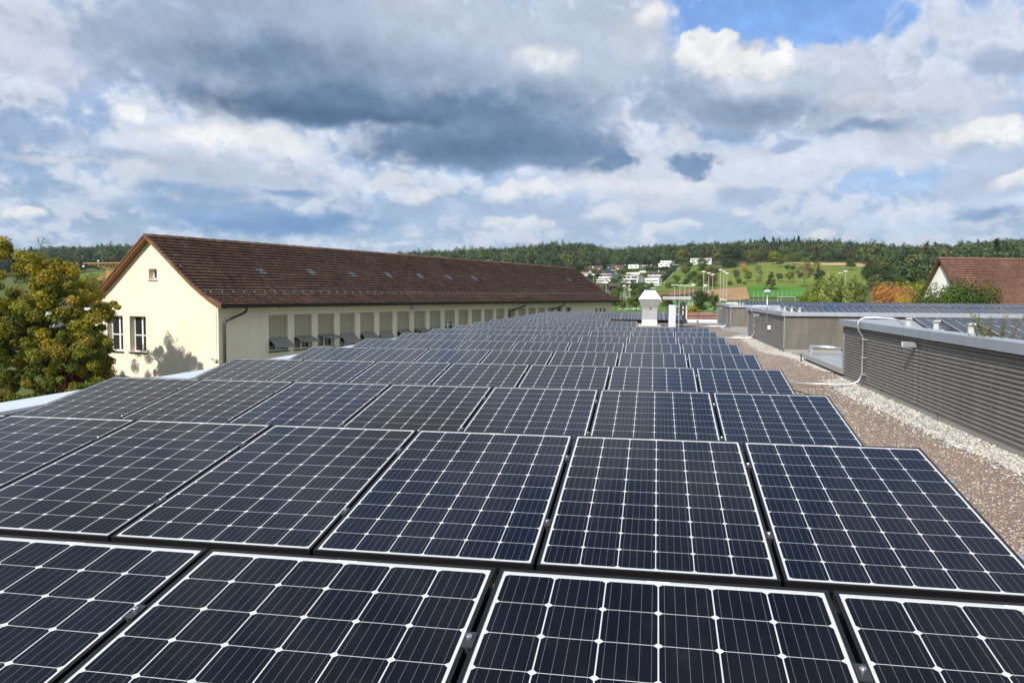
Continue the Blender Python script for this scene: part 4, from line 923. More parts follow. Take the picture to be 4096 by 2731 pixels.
# downpipes
for x, kick in ((0.28, 1.5), (27.6, 4.2), (34.9, 3.6)):
    m = MB(); x1 = x + (0.75 if kick < 2 else 1.35)
    m.tube([(x1, -0.70, 0.50), (x1, -0.68, 0.33), (x1 - 0.06, -0.62, 0.24), (x + 0.30, -0.22, -0.02), (x + 0.06, -0.10, -0.13), (x, -0.08, -0.30), (x, -0.08, GZ)], 0.055, 10); m.build('downpipe', M_PIPE, school, smooth=True)
# windows of the long side: blind above, tilted awning below
AW = {0: 47, 1: 66, 2: 76, 3: 42, 4: 52, 5: 24, 6: 56, 7: 74, 8: 62}
wf = MB()
def win_frame(w, h, bars=True, y=0.20):
    m = MB(); f = 0.06
    m.box((0, y - .03, -h), (f, y + .03, 0)).box((w - f, y - .03, -h), (w, y + .03, 0)).box((f, y - .03, -f), (w - f, y + .03, 0)).box((f, y - .03, -h), (w - f, y + .03, -h + f))
    if bars: m.box((w * .5 - .05, y - .032, -h + f), (w * .5 + .05, y + .032, -f)).box((f, y - .028, -h * .55), (w * .5 - .05, y + .028, -h * .55 + .05)).box((w * .5 + .05, y - .028, -h * .55), (w - f, y + .028, -h * .55 + .05))
    return m
WW, WH_ = 1.27, 1.77
ME_WF = win_frame(WW, WH_).mesh('window', M_WFRAME); ME_PANE = MB().box((0.03, 0.205, -WH_ + 0.03), (WW - 0.03, 0.215, -0.03)).mesh('pane', M_GLASS)
ME_SILL = MB().box((-0.04, -0.07, -WH_ - 0.05), (WW + 0.06, 0.20, -WH_ - 0.003)).mesh('sill', M_GUTTER)
def slack(w, zlo, m, name):
    mb = MB(); n = 20
    for i in range(n):
        a, b = 0.02 + (w - 0.04) * i / n, 0.02 + (w - 0.04) * (i + 1) / n; f = lambda q: 0.125 + 0.012 * math.cos(2 * math.pi * q / 0.19)
        mb.quad((a, f(a), zlo), (b, f(b), zlo), (b, f(b), -0.005), (a, f(a), -0.005)); mb.quad((a, f(a) + .006, zlo), (a, f(a) + .006, -0.005), (b, f(b) + .006, -0.005), (b, f(b) + .006, zlo))
    mb.box((0.015, 0.10, zlo - 0.03), (w - 0.015, 0.15, zlo)); return mb.mesh(name, m)
ME_BL1 = slack(WW, -1.07, M_BLIND, 'blind'); ME_BL2 = slack(WW, -0.78, M_BLIND, 'blind'); ME_BL3 = slack(WW, -1.68, M_BLIND, 'blind')
for k, (x0, x1, z0, z1) in enumerate(side_w):
    w_ = part('window', ME_WF, school, (x0, 0, z1)); part('pane', ME_PANE, w_); part('sill', ME_SILL, w_)
    if k >= 19:
        cu = MB(); cu.box((0.10, 0.24, -1.7), (0.32, 0.26, -0.05)).box((0.95, 0.24, -1.7), (1.15, 0.26, -0.05)); part('curtain', cu.mesh('curtain', M_WPAINT), w_); continue
    part('blind', ME_BL1 if k in AW else (ME_BL2 if k == 9 else ME_BL3), w_)
    if k in AW:
        a = R(AW[k]); L = 0.66; yb, zb = -L * math.sin(a), -1.10 - L * math.cos(a)
        m = MB(); m.add([(0.02, 0.11, -1.08), (WW - 0.02, 0.11, -1.08), (WW + 0.0, yb, zb), (0.02, yb, zb)] + [(0.02, 0.10, -1.10), (WW - 0.02, 0.10, -1.10), (WW, yb - .005, zb - .02), (0.02, yb - .005, zb - .02)], [(0, 3, 2, 1), (4, 5, 6, 7), (3, 7, 6, 2), (0, 4, 7, 3), (1, 2, 6, 5)])
        part('awning', m.mesh('awning', M_CANVAS), w_)
        for xx in (0.03, WW - 0.03):
            m = MB(); m.tube([(xx, yb, zb), (xx, 0.05, -1.10 - 0.30)], 0.012, 5); part('awning_arm', m.mesh('awning_arm', M_PIPE), w_)
for (x0, x1, z0, z1) in small_w:
    w_ = part('window', win_frame(x1 - x0, z1 - z0, False).mesh('window', M_PIPE), school, (x0, 0, z1)); part('pane', MB().box((0.02, 0.205, z0 - z1 + .02), (x1 - x0 - .02, 0.215, -.02)).mesh('pane', M_GLASS), w_)
for (y0, y1, z0, z1), nm in ((gable_w[0], 0), (gable_w[1], 0), (attic_w[0], 1)):
    w, h = y1 - y0, z1 - z0
    fm = win_frame(w, h, nm == 0, 0.30); fm.v = [(b, a, c) for a, b, c in fm.v]; w_ = part('window', fm.mesh('window', M_WFRAME), school, (0, y0, z1))
    part('pane', MB().box((0.305, 0.02, -h + .02), (0.315, w - .02, -.02)).mesh('pane', M_GLASS), w_)
    part('sill', MB().box((-0.07, -0.05, -h - 0.055), (0.30, w + 0.05, -h - 0.003)).mesh('sill', M_GUTTER if nm == 0 else M_CONC), w_)
# lamps, cables, canopy
MB().tube([(-0.02, 0.12, 0.60), (-0.02, 0.12, -1.85)], 0.012, 6).tube([(-0.02, 0.12, 0.60), (-0.02, 0.28, 0.61)], 0.012, 6).build('wall_cable', M_CREAM, school)
MB().box((-0.14, 0.04, -1.96), (-0.04, 0.22, -1.86)).tube([(-0.06, 0.16, -1.90), (-0.22, 0.26, -1.82)], 0.045, 8).build('floodlight', M_GREYMETAL, school)
MB().tube([(14.95, -0.02, 0.62), (14.95, -0.02, -1.9)], 0.012, 6).build('wall_cable', M_CREAM, school)
MB().box((14.80, -0.26, 0.22), (14.98, -0.02, 0.32)).tube([(15.0, -0.22, 0.24), (15.22, -0.34, 0.20)], 0.06, 8).build('wall_lamp', M_GREYMETAL, school)
dc = MB(); n = 16
dc.prism([(6.82 + 1.55 * math.cos(a), -3.55 + 0.62 * math.sin(a)) for a in np.linspace(0, math.pi, n)], 0, -1.3, -0.01); dc.build('door_canopy', M_GUTTER, school)

# ------------------------------------------------------------------ tiled house on the right
def gable_house(name, label, org, rz, L, Wd, wall_h, rise, m_roof, m_wall, over=0.5, base=None, courses=18, du=0.11, cat='house', roofdep=0.18):
    t_ = thing(name, label, cat, org, rz)
    b = base if base is not None else -8
    w = MB(); w.add([(0, 0, b), (L, 0, b), (L, Wd, b), (0, Wd, b), (0, 0, wall_h), (L, 0, wall_h), (L, Wd, wall_h), (0, Wd, wall_h), (0, Wd / 2, wall_h + rise - 0.03), (L, Wd / 2, wall_h + rise - 0.03)],
                    [(0, 1, 5, 4), (2, 3, 7, 6), (3, 0, 4, 8, 7), (1, 2, 6, 9, 5)]); w.build('wall', m_wall, t_)
    sl = rise / (Wd / 2); V = []; F = []
    def course(y0, sgn, n, dux):
        U = np.arange(-over, L + over + dux / 2, dux); Vs = []; q = np.linspace(-over, Wd / 2, n + 1); Fs = []
        nn = np.array([-sl, 1]) / math.hypot(1, sl)
        for i in range(n):
            wv = 0.018 * (0.5 + 0.5 * np.sin(2 * math.pi * U / 0.22)) + RNG.normal(0, 0.004, len(U))
            for y, lift in ((q[i] + 0.07, 0.004 + 0 * wv), (q[i] - 0.02, 0.070 + wv), (q[i + 1] + 0.02, 0.008 + 0.6 * wv)):
                yy = y + nn[0] * lift; zz = wall_h + y * sl + 0.02 + nn[1] * lift
                Vs.append(np.stack([U, (Wd - yy) if sgn else yy, zz], -1))
        m = len(U); Vs = np.concatenate(Vs); I = np.arange(len(Vs)).reshape(n * 3, m)
        for i in range(n):
            for k in (0, 1):
                a, c = I[3 * i + k], I[3 * i + k + 1]; Fs.append(np.stack([a[:-1], a[1:], c[1:], c[:-1]], -1))
        Fs = np.concatenate(Fs); return Vs, (Fs[:, ::-1] if sgn else Fs)
    a, fa = course(0, 0, courses, du); c, fc_ = course(0, 1, courses, du * 3)
    part('roof', npmesh('roof', np.concatenate([a, c]), np.concatenate([fa, fc_ + len(a)]), m_roof), t_)
    vg = MB()
    for x0, x1 in ((-over, -over + 0.06), (L + over - 0.06, L + over)):
        for sgn in (0, 1):
            f = (lambda y: Wd - y) if sgn else (lambda y: y)
            vg.add([(x0, f(-over), wall_h - over * sl - roofdep), (x1, f(-over), wall_h - over * sl - roofdep), (x1, f(Wd / 2), wall_h + rise - roofdep), (x0, f(Wd / 2), wall_h + rise - roofdep),
                    (x0, f(-over), wall_h - over * sl + 0.03), (x1, f(-over), wall_h - over * sl + 0.03), (x1, f(Wd / 2), wall_h + rise + 0.03), (x0, f(Wd / 2), wall_h + rise + 0.03)], QF)
    vg.build('verge_board', M_WOODD, t_)
    so_ = MB()
    for sgn in (0, 1):
        f = (lambda y: Wd - y) if sgn else (lambda y: y)
        for x0, x1 in ((-over + .06, 0), (L, L + over - .06)): so_.quad((x0, f(-over), wall_h - over * sl - 0.06), (x1, f(-over), wall_h - over * sl - 0.06), (x1, f(Wd / 2), wall_h + rise - 0.06), (x0, f(Wd / 2), wall_h + rise - 0.06))
        so_.quad((-over, f(-over), wall_h - over * sl - .02), (L + over, f(-over), wall_h - over * sl - .02), (L + over, f(0), wall_h - .02), (-over, f(0), wall_h - .02))
    so_.build('soffit', M_WOODD, t_)
    rd = MB(); 
    for k in range(int((L + 2 * over) / 0.4)):
        x = -over + k * 0.4
        P = [(x, Wd / 2 + 0.14 * math.cos(q), wall_h + rise + 0.01 + (0.11 + 0.012 * (k % 2)) * math.sin(q)) for q in np.linspace(0, math.pi, 7)]; Q2 = [(x + 0.42, y, z) for _, y, z in P]
        rd.add(P + Q2, [(i, i + 1, i + 8, i + 7) for i in range(6)] + [tuple(range(7))[::-1]])
    rd.build('ridge_tiles', m_roof, t_)
    return t_
# ridge end at pixel (3756, 1031), ridge runs right and slightly away
rA = depth(*f35(958, 372), 75.0); rB = depth(*f35(2225, 370), 76.3); ang = math.atan2(rB[1] - rA[1], rB[0] - rA[0])
Wd_ = 7.6; rise_ = 5.0; zr = rA[2]
ex = np.array([math.cos(ang), math.sin(ang)]); ey = np.array([-ex[1], ex[0]])
og = rA[:2] + ex * 0.45 - ey * (Wd_ / 2)
house_r = gable_house('tiled_house', 'house with a steep reddish tiled roof and white gable on the right', (og[0], og[1], 0), ang, 24.0, Wd_, zr - rise_ - 0.1, rise_, M_TILE2, M_WPAINT, 0.45, GZ - 0.5, 26)
# low red tiled roof just behind the far kerb
lowroof = gable_house('low_tiled_building', 'low building with a reddish brown tiled roof behind the far white kerb', (-1.2, 49.2, 0), 0.02, 3.4, 5.0, -0.62, 0.56, M_TILE2, M_WPAINT, 0.25, GZ - 0.5, 4, cat='building', roofdep=0.1)

# ------------------------------------------------------------------ trees
def leaf_cloud(centers, radii, n_each, size, align=(0.85, 0.6), tone=None, up=0.35, seed=0, mid=None):
    """leaf-sized quads filling clumps; returns verts, quads, tint"""
    g = np.random.default_rng(seed); C_ = np.repeat(np.asarray(centers, float), n_each, axis=0); Rr = np.repeat(np.asarray(radii, float).reshape(len(centers), -1), n_each, axis=0)
    n = len(C_); d = g.normal(size=(n, 3)); d /= np.linalg.norm(d, axis=1)[:, None]
    q = g.random(n) ** 0.42
    P = C_ + d * q[:, None] * Rr
    nr = d * align[0] + g.normal(size=(n, 3)) * align[1]; nr[:, 2] += up
    if mid is not None:
        od = P - np.asarray(mid, float); nr += 0.9 * od / np.linalg.norm(od, axis=1)[:, None]
    nr /= np.linalg.norm(nr, axis=1)[:, None]
    a = np.cross(nr, g.normal(size=(n, 3))); a /= np.linalg.norm(a, axis=1)[:, None]; b = np.cross(nr, a)
    s = size * g.uniform(0.6, 1.35, n)[:, None]
    V = np.stack([P - a * s, P - b * s * .62 + nr * s * .12, P + a * s, P + b * s * .62 + nr * s * .12], 1).reshape(-1, 3)
    Q = np.arange(n * 4).reshape(n, 4)
    t = np.ones((n, 3)) if tone is None else np.repeat(np.asarray(tone, float), n_each, axis=0)
    t = t * g.uniform(.85, 1.15, (n, 1))
    return V, Q, np.repeat(t, 4, axis=0)
def clumps(n, rx, rz, cz, seed, rc=(0.22, 0.40), squash=0.85, hollow=0.45, low=-1.0):
    """uneven crown: clumps spread through an ellipsoid"""
    g = np.random.default_rng(seed); C_, R_, T_ = [], [], []
    while len(C_) < n:
        d = g.normal(size=3); d /= np.linalg.norm(d)
        if d[2] < low: continue
        q = hollow + (1 - hollow) * g.random() ** 0.6; q *= g.uniform(0.72, 1.06)
        r = g.uniform(*rc) * rx
        C_.append((d[0] * q * (rx - r * .6), d[1] * q * (rx - r * .6), cz + d[2] * q * (rz - r * .5)))
        R_.append((r, r, r * squash)); v = g.uniform(0.72, 1.22); T_.append((v * g.uniform(.88, 1.14), v, v * g.uniform(.85, 1.1)))
    return C_, R_, T_
def trunk_mesh(h, r, crown_c, seed, nlimb=6, spread=1.0):
    g = np.random.default_rng(seed); m = MB(); j = lambda k: g.normal() * k
    top = (j(.06 * h), j(.06 * h), h)
    m.tube([(0, 0, -0.4), (j(.02 * h), j(.02 * h), h * .35), (j(.04 * h), j(.04 * h), h * .7), top], [r * 1.15, r * .85, r * .6, r * .3], 7)
    for i in range(min(nlimb, len(crown_c))):
        c = crown_c[g.integers(len(crown_c))]; z0 = h * g.uniform(.45, .8)
        m.tube([(0, 0, z0), (c[0] * .45, c[1] * .45, z0 + (c[2] - z0) * .5), (c[0] * .9, c[1] * .9, c[2])], [r * .42, r * .28, r * .09], 5)
    return m.mesh('trunk', M_BARK)
PROTO = {}
def proto(kind, dense=1):
    """unit trees one metre high: (trunk mesh, crown mesh, crown half width)"""
    key = kind + str(dense)
    if key in PROTO: return PROTO[key]
    k, v = kind[:-1], int(kind[-1]); sd = sum(map(ord, kind)) * 7
    if k == 'round':   c = clumps(30, .42, .40, .60, sd, (.24, .42)); hw = .42; per, sz = 95, .026
    elif k == 'tall':  c = clumps(30, .30, .44, .56, sd, (.28, .46)); hw = .30; per, sz = 90, .024
    elif k == 'bush':  c = clumps(26, .60, .46, .46, sd, (.26, .44)); hw = .60; per, sz = 100, .032
    elif k == 'loose': c = clumps(20, .44, .40, .60, sd, (.16, .30)); hw = .44; per, sz = 60, .024
    elif k == 'cone':
        g = np.random.default_rng(sd); C_, R_, T_ = [], [], []
        for i in range(44):
            z = g.uniform(.08, .97); rr = .24 * (1 - z) ** .85 + .012; a = g.uniform(0, 6.28); q = g.uniform(.45, 1.0)
            C_.append((rr * q * math.cos(a), rr * q * math.sin(a), z)); R_.append((rr * .42 + .015, rr * .42 + .015, .035 + rr * .15)); w_ = g.uniform(.75, 1.2); T_.append((w_, w_, w_))
        c = (C_, R_, T_); hw = .24; per, sz = 60, .021
    elif k == 'weep':  # loose upright sprays, willow like
        g = np.random.default_rng(sd); C_, R_, T_ = [], [], []
        for i in range(90):
            a = g.uniform(0, 6.28); q = g.random() ** .5 * .36; z = g.uniform(.12, .98) * (1 - .9 * q ** 1.4)
            C_.append((q * math.cos(a), q * math.sin(a), z)); R_.append((.065, .065, .13)); w_ = g.uniform(.72, 1.25); T_.append((w_, w_, w_))
        c = (C_, R_, T_); hw = .42; per, sz = 75, .020
    if dense > 1: per, sz = per * 9, sz * .40
    V, Q, T = leaf_cloud(c[0], c[1], per, sz, tone=c[2], seed=sd, mid=(0, 0, .45))
    rad = np.hypot(V[:, 0], V[:, 1]); V[:, :2] *= hw / np.percentile(rad, 98.5); zt = np.percentile(V[:, 2], 99.6); zb_ = max(0.0, V[:, 2].min()); V[:, 2] = np.where(V[:, 2] > .3, .3 + (V[:, 2] - .3) * .7 / (zt - .3), V[:, 2])
    PROTO[key] = (trunk_mesh(.62 if k != 'cone' else .9, .022, c[0], sd), npmesh('crown', V, Q, M_LEAF, T), hw); return PROTO[key]
NTREE = [0]
def tree(name, kind, base, h, w, colour, label, group=None, cat='tree'):
    tm, cm, hw = proto(kind, 2 if name in ('house_tree', 'rust_tree') else 1); t_ = thing(name, label, cat, tuple(base), RNG.uniform(0, 6.28), group)
    a = part('trunk', tm, t_); b = part('crown', cm, t_); sx = 1.08 * w / (2 * hw)
    a.scale = (min(sx, h), min(sx, h), h); b.scale = (sx, sx, h); b.color = (*colour, 1)
    return t_
GRN = (0.092, 0.145, 0.030); DGN = (0.052, 0.086, 0.026); OLV = (0.140, 0.168, 0.036); LIT = (0.185, 0.225, 0.048); YEL = (0.34, 0.29, 0.035); YGR = (0.22, 0.27, 0.032); BRN = (0.165, 0.125, 0.040); RUS = (0.46, 0.225, 0.075); GREY = (0.15, 0.15, 0.10); RED = (0.16, 0.05, 0.04)
def tree_px(name, kind, fr, x, yt, yb, w, colour, label, D=None, group=None, cat='tree', sc=3.36):
    """a tree seen in the photograph: frame, centre, top, foot row (or a known distance), width"""
    X, YT = fr(x, yt); wpx = w / sc
    if D is None:
        b = hit(*fr(x, yb)); D = fdepth(b)
    else:
        q = depth(X, YT, D); b = np.array([q[0], q[1], ground(q[0], q[1])])
    tp = depth(X, YT, D); s = D / FPX
    return tree(name, kind, (b[0], b[1], b[2]), max(tp[2] - b[2], 0.5), wpx * s, colour, label, group, cat)
for x, yt, yb, w in ((20, 455, 500, 70), (75, 470, 515, 80), (265, 430, 520, 90), (300, 470, 560, 110), (370, 410, 450, 60), (600, 430, 470, 70), (640, 455, 490, 80), (560, 470, 530, 70), (600, 520, 560, 70), (250, 560, 640, 110), (150, 545, 610, 90), (430, 575, 620, 90), (520, 565, 615, 80), (640, 600, 670, 80),
                     (700, 610, 690, 90), (860, 540, 600, 70), (880, 610, 690, 100), (940, 420, 450, 60), (1060, 430, 470, 70), (1120, 440, 480, 60), (1150, 545, 600, 80), (1190, 500, 550, 80), (1230, 440, 500, 70), (1290, 400, 450, 60), (780, 420, 445, 60), (690, 330, 370, 90), (560, 335, 380, 110), (260, 320, 380, 120), (100, 350, 410, 110), (640, 365, 400, 80), (1020, 600, 690, 110), (960, 640, 720, 110)):
    tree_px('garden_shrub', random.choice(('bush1', 'bush2', 'round2')), f23, x, yt, yb, w, random.choice((GRN, DGN, OLV, GRN, LIT)), 'garden shrub growing between the houses of the village slope', group='garden shrubs between the village houses', cat='shrub')
FG = 'young trees round the sports pitch'
for a in [
    ('round1', 545, 715, 150, GRN, 'dark green tree right of the long school roof', 205), ('tall1', 648, 795, 92, OLV, 'slender yellowish green tree between the school and the vent hood', 215),
    ('tall2', 835, 655, 165, GRN, 'tall dark green tree left of the vent hood', 215), ('round2', 742, 800, 105, LIT, 'small yellow green tree with an orange tinge left of the vent hood', 225),
    ('round3', 1235, 752, 165, OLV, 'yellow tinged tree between the vent hood and the rain roof', 215), ('round4', 1705, 718, 255, DGN, 'round dark green tree right of the inverter stand', 180),
    ('tall3', 1868, 728, 135, GRN, 'slim green tree behind the round dark one', 200)]:
    tree_px('tree', a[0], f23, a[1], a[2], 0, a[3], a[4], a[5], a[6], FG)
tree_px('shrub', 'bush1', f23, 1575, 905, 0, 190, YEL, 'bright yellow shrub behind the inverter stand', 165, cat='shrub')
tree_px('shrub', 'bush2', f23, 1660, 960, 0, 130, YGR, 'low yellow green shrub beside the bright yellow one', 168, cat='shrub')
tree_px('shrub', 'bush1', f23, 1745, 1012, 0, 150, OLV, 'low olive shrub at the foot of the round dark tree', 175, cat='shrub')
tree_px('cypress', 'tall1', f23, 790, 572, 0, 120, DGN, 'dense dark evergreen in front of the white terraced house', 430)
tree_px('tree', 'round1', f23, 880, 608, 0, 110, GRN, 'green tree beside the dense dark evergreen', 440)
for a in [  # garden trees among the houses
    ('round2', 150, 315, 460, 150, YGR, 'bright yellow green tree on the wooded slope above the first roof'), ('bush2', 340, 432, 560, 130, GRN, 'rounded green shrub left of the gabled house'), ('round3', 450, 362, 425, 85, YGR, 'small yellow green tree between two brown roofs'),
    ('round1', 398, 360, 432, 70, OLV, 'brownish tree right of the grey brown roof'), ('bush1', 215, 485, 600, 110, DGN, 'dark purple green shrub behind the school roof edge'), ('bush1', 535, 540, 610, 130, GRN, 'garden shrub right of the gabled house'), ('bush2', 480, 585, 625, 110, OLV, 'low olive shrub under the gabled house'),
    ('bush2', 400, 622, 720, 120, GRN, 'dark shrub in front of the dark chalet'), ('round4', 690, 378, 440, 90, GRN, 'green tree left of the white cube house'), ('round1', 938, 478, 560, 95, OLV, 'light green tree between the terraced house and the dark roofed house'), ('bush1', 720, 485, 508, 60, GRN, 'small clipped shrub above the terraced house'),
    ('bush2', 610, 640, 740, 130, GRN, 'green bush right of the dark chalet'), ('round2', 1000, 395, 425, 60, GRN, 'green shrub between the two upper white houses'), ('bush1', 30, 390, 450, 110, GREY, 'grey green bush at the end of the school ridge')]:
    tree_px('garden_tree', a[0], f23, a[1], a[2], a[3], a[4], a[5], a[6], group='garden trees among the houses', cat='tree')
for a in [  # left meadow
    ('round1', 1440, 158, 400, 215, (0.175, 0.195, 0.042), 'big olive green tree at the top of the steep meadow'), ('tall2', 1272, 165, 330, 105, YGR, 'yellow green tree left of the big olive tree'), ('tall3', 1245, 95, 330, 62, LIT, 'tall pale poplar left of the big olive tree'),
    ('loose1', 1580, 165, 300, 130, GREY, 'bare grey tree right of the big olive tree'), ('round3', 1490, 385, 525, 135, OLV, 'round olive tree on the steep bright meadow'), ('round2', 1362, 500, 640, 110, LIT, 'light green tree at the lower middle of the steep meadow'),
    ('bush1', 1262, 590, 690, 115, LIT, 'low light green tree at the foot of the steep meadow'), ('round4', 1345, 580, 690, 110, LIT, 'yellowish tree beside the low light green tree'), ('bush2', 1655, 468, 662, 170, OLV, 'broad dark olive tree between the tall lamps'), ('bush1', 1825, 445, 668, 190, BRN, 'broad reddish brown tree between the tall lamps'),
    ('round1', 1710, 270, 452, 160, OLV, 'broad olive tree in front of the hilltop house'), ('round2', 1545, 335, 420, 110, GRN, 'green shrub at the top edge of the steep meadow'), ('bush2', 1690, 395, 450, 130, OLV, 'olive bush below the broad olive tree'), ('bush1', 1810, 385, 470, 130, BRN, 'brownish bush above the reddish brown tree'), ('bush2', 1900, 410, 480, 110, DGN, 'dark bush above the reddish brown tree'),
    ('round3', 2115, 120, 365, 290, DGN, 'big dark green tree at the top right of the steep meadow'), ('round4', 2025, 180, 350, 130, GRN, 'green tree left of the big dark one'), ('bush1', 1910, 270, 350, 100, LIT, 'light green bush behind the small sheds')]:
    tree_px('meadow_tree', a[0], f23, a[1], a[2], a[3], a[4], a[5], a[6], group='scattered trees on the meadows')
for a in [  # right meadow
    ('round1', 305, 455, 600, 110, LIT, 'yellow green tree in the meadow orchard, nearest the ploughed field'), ('bush2', 275, 398, 470, 90, YEL, 'small yellow tree at the meadow edge'), ('bush1', 185, 545, 625, 85, OLV, 'low olive tree above the ploughed field'), ('bush2', 70, 578, 645, 80, OLV, 'small olive bush beside the tall lamps'), ('bush1', 150, 422, 545, 95, GREY, 'greyish bush at the left of the meadow'), ('bush1', 262, 590, 640, 55, LIT, 'tiny light bush above the ploughed field'),
    ('loose2', 440, 375, 470, 110, GREY, 'sparse grey tree leaning on the meadow'), ('loose1', 482, 430, 545, 60, GREY, 'thin bare tree on the meadow'), ('loose2', 455, 515, 632, 110, LIT, 'sparse light green tree on the meadow'), ('cone1', 614, 462, 708, 165, OLV, 'dark cone shaped tree above the bright green field'), ('round2', 727, 476, 596, 100, OLV, 'round dark fruit tree right of the cone shaped tree'),
    ('round3', 872, 455, 605, 125, LIT, 'yellow green fruit tree in the middle of the meadow'), ('round4', 842, 368, 440, 95, GRN, 'small green tree at the upper middle of the meadow'), ('round1', 912, 372, 460, 85, GRN, 'small dark tree beside the upper middle one'), ('round2', 652, 182, 365, 150, YGR, 'bright green tree on the meadow crest'), ('round3', 735, 250, 402, 130, OLV, 'dark olive tree right of the bright green crest tree'), ('round4', 345, 170, 372, 160, OLV, 'olive tree at the left end of the meadow crest'),
    ('tall1', 905, 200, 352, 95, OLV, 'slender tree on the meadow crest'), ('tall2', 830, 215, 350, 80, LIT, 'slender light tree on the meadow crest'), ('round1', 1062, 262, 352, 100, YGR, 'yellow green tree on the meadow crest'), ('loose1', 1075, 325, 670, 260, BRN, 'big sparse brown tree in the middle right of the meadow'), ('loose2', 1232, 325, 520, 140, BRN, 'sparse brown tree behind the dark one'), ('round2', 1272, 435, 655, 150, DGN, 'dark green tree right of the big sparse brown tree'),
    ('bush1', 1440, 505, 610, 110, OLV, 'olive bush right of the dark green tree'), ('round3', 1692, 282, 442, 155, GRN, 'lone round tree on the bare upper meadow'), ('round4', 1745, 218, 335, 130, RED, 'reddish tree at the forest edge'), ('round1', 1850, 150, 340, 190, DGN, 'dark tree at the forest edge right of the reddish one'), ('round3', 1360, 180, 345, 170, GRN, 'green tree at the forest edge above the stubble')]:
    tree_px('meadow_tree', a[0], f29, a[1], a[2], a[3], a[4], a[5], a[6], group='scattered trees on the meadows')
for a in [  # dark group at the right of the meadow, and the near right
    ('round2', 1945, 340, 0, 230, DGN, 'dark grey green tree at the right end of the meadow', 440), ('round3', 2085, 265, 0, 270, OLV, 'tall olive tree at the right end of the meadow', 450), ('round4', 2015, 500, 0, 220, OLV, 'yellowish low tree at the right end of the meadow', 425), ('round1', 2250, 330, 0, 260, GRN, 'green tree in the dark group right of the meadow', 455), ('round2', 2290, 470, 0, 190, GRN, 'light green tree in the dark group right of the meadow', 420), ('round3', 2170, 430, 0, 240, DGN, 'dark tree in the middle of the group right of the meadow', 435), ('bush2', 2150, 600, 0, 300, GRN, 'broad green tree low in the dark group', 330),
    ('weep1', 1330, 535, 0, 400, (0.27, 0.31, 0.075), 'pale willow like tree behind the farthest roof box', 150), ('weep1', 1570, 495, 0, 440, (0.28, 0.32, 0.080), 'taller pale willow like tree behind the farthest roof box', 152), ('weep1', 1130, 720, 0, 220, YGR, 'low yellow willow like bush left of the pale willows', 150), ('round4', 1800, 608, 0, 220, OLV, 'olive green tree between the pale willows and the rust red tree', 185), ('bush1', 1690, 700, 0, 170, LIT, 'light green bush beside the pale willows', 160)]:
    tree_px('tree', a[0], f29, a[1], a[2], a[3], a[4], a[5], a[6], a[7], 'trees beyond the roof boxes')
tree_px('rust_tree', 'bush2', f35, 200, 780, 0, 760, RUS, 'broad rust red and yellow tree behind the farthest roof box', 105, sc=3.733)
tree_px('rust_tree', 'bush1', f35, 400, 900, 0, 240, (0.42, 0.30, 0.05), 'low yellow orange tree beside the rust red one', 100, sc=3.733)
tree_px('tree', 'round2', f35, 580, 725, 0, 640, (0.27, 0.31, 0.035), 'yellow green tree left of the tiled house', 112, sc=3.733)
tree_px('house_tree', 'bush1', f35, 1150, 722, 0, 980, (0.070, 0.115, 0.018), 'leafy dark green tree in front of the tiled house gable', 56, sc=3.733)
tree_px('house_tree', 'bush2', f35, 1560, 785, 0, 960, (0.075, 0.110, 0.020), 'leafy green tree in front of the tiled roof', 55, sc=3.733)
tree_px('tree', 'bush1', flt, 1715, 880, 0, 420, (0.23, 0.20, 0.035), 'round yellow green tree under the crane jib', 250, sc=4.48)
tree_px('tree', 'round3', flt, 1335, 870, 0, 170, DGN, 'dark tree left of the valley meadow', 420, sc=4.48)
tree_px('tree', 'bush2', flt, 1130, 800, 0, 230, OLV, 'olive hedge tree above the valley meadow', 560, sc=4.48)

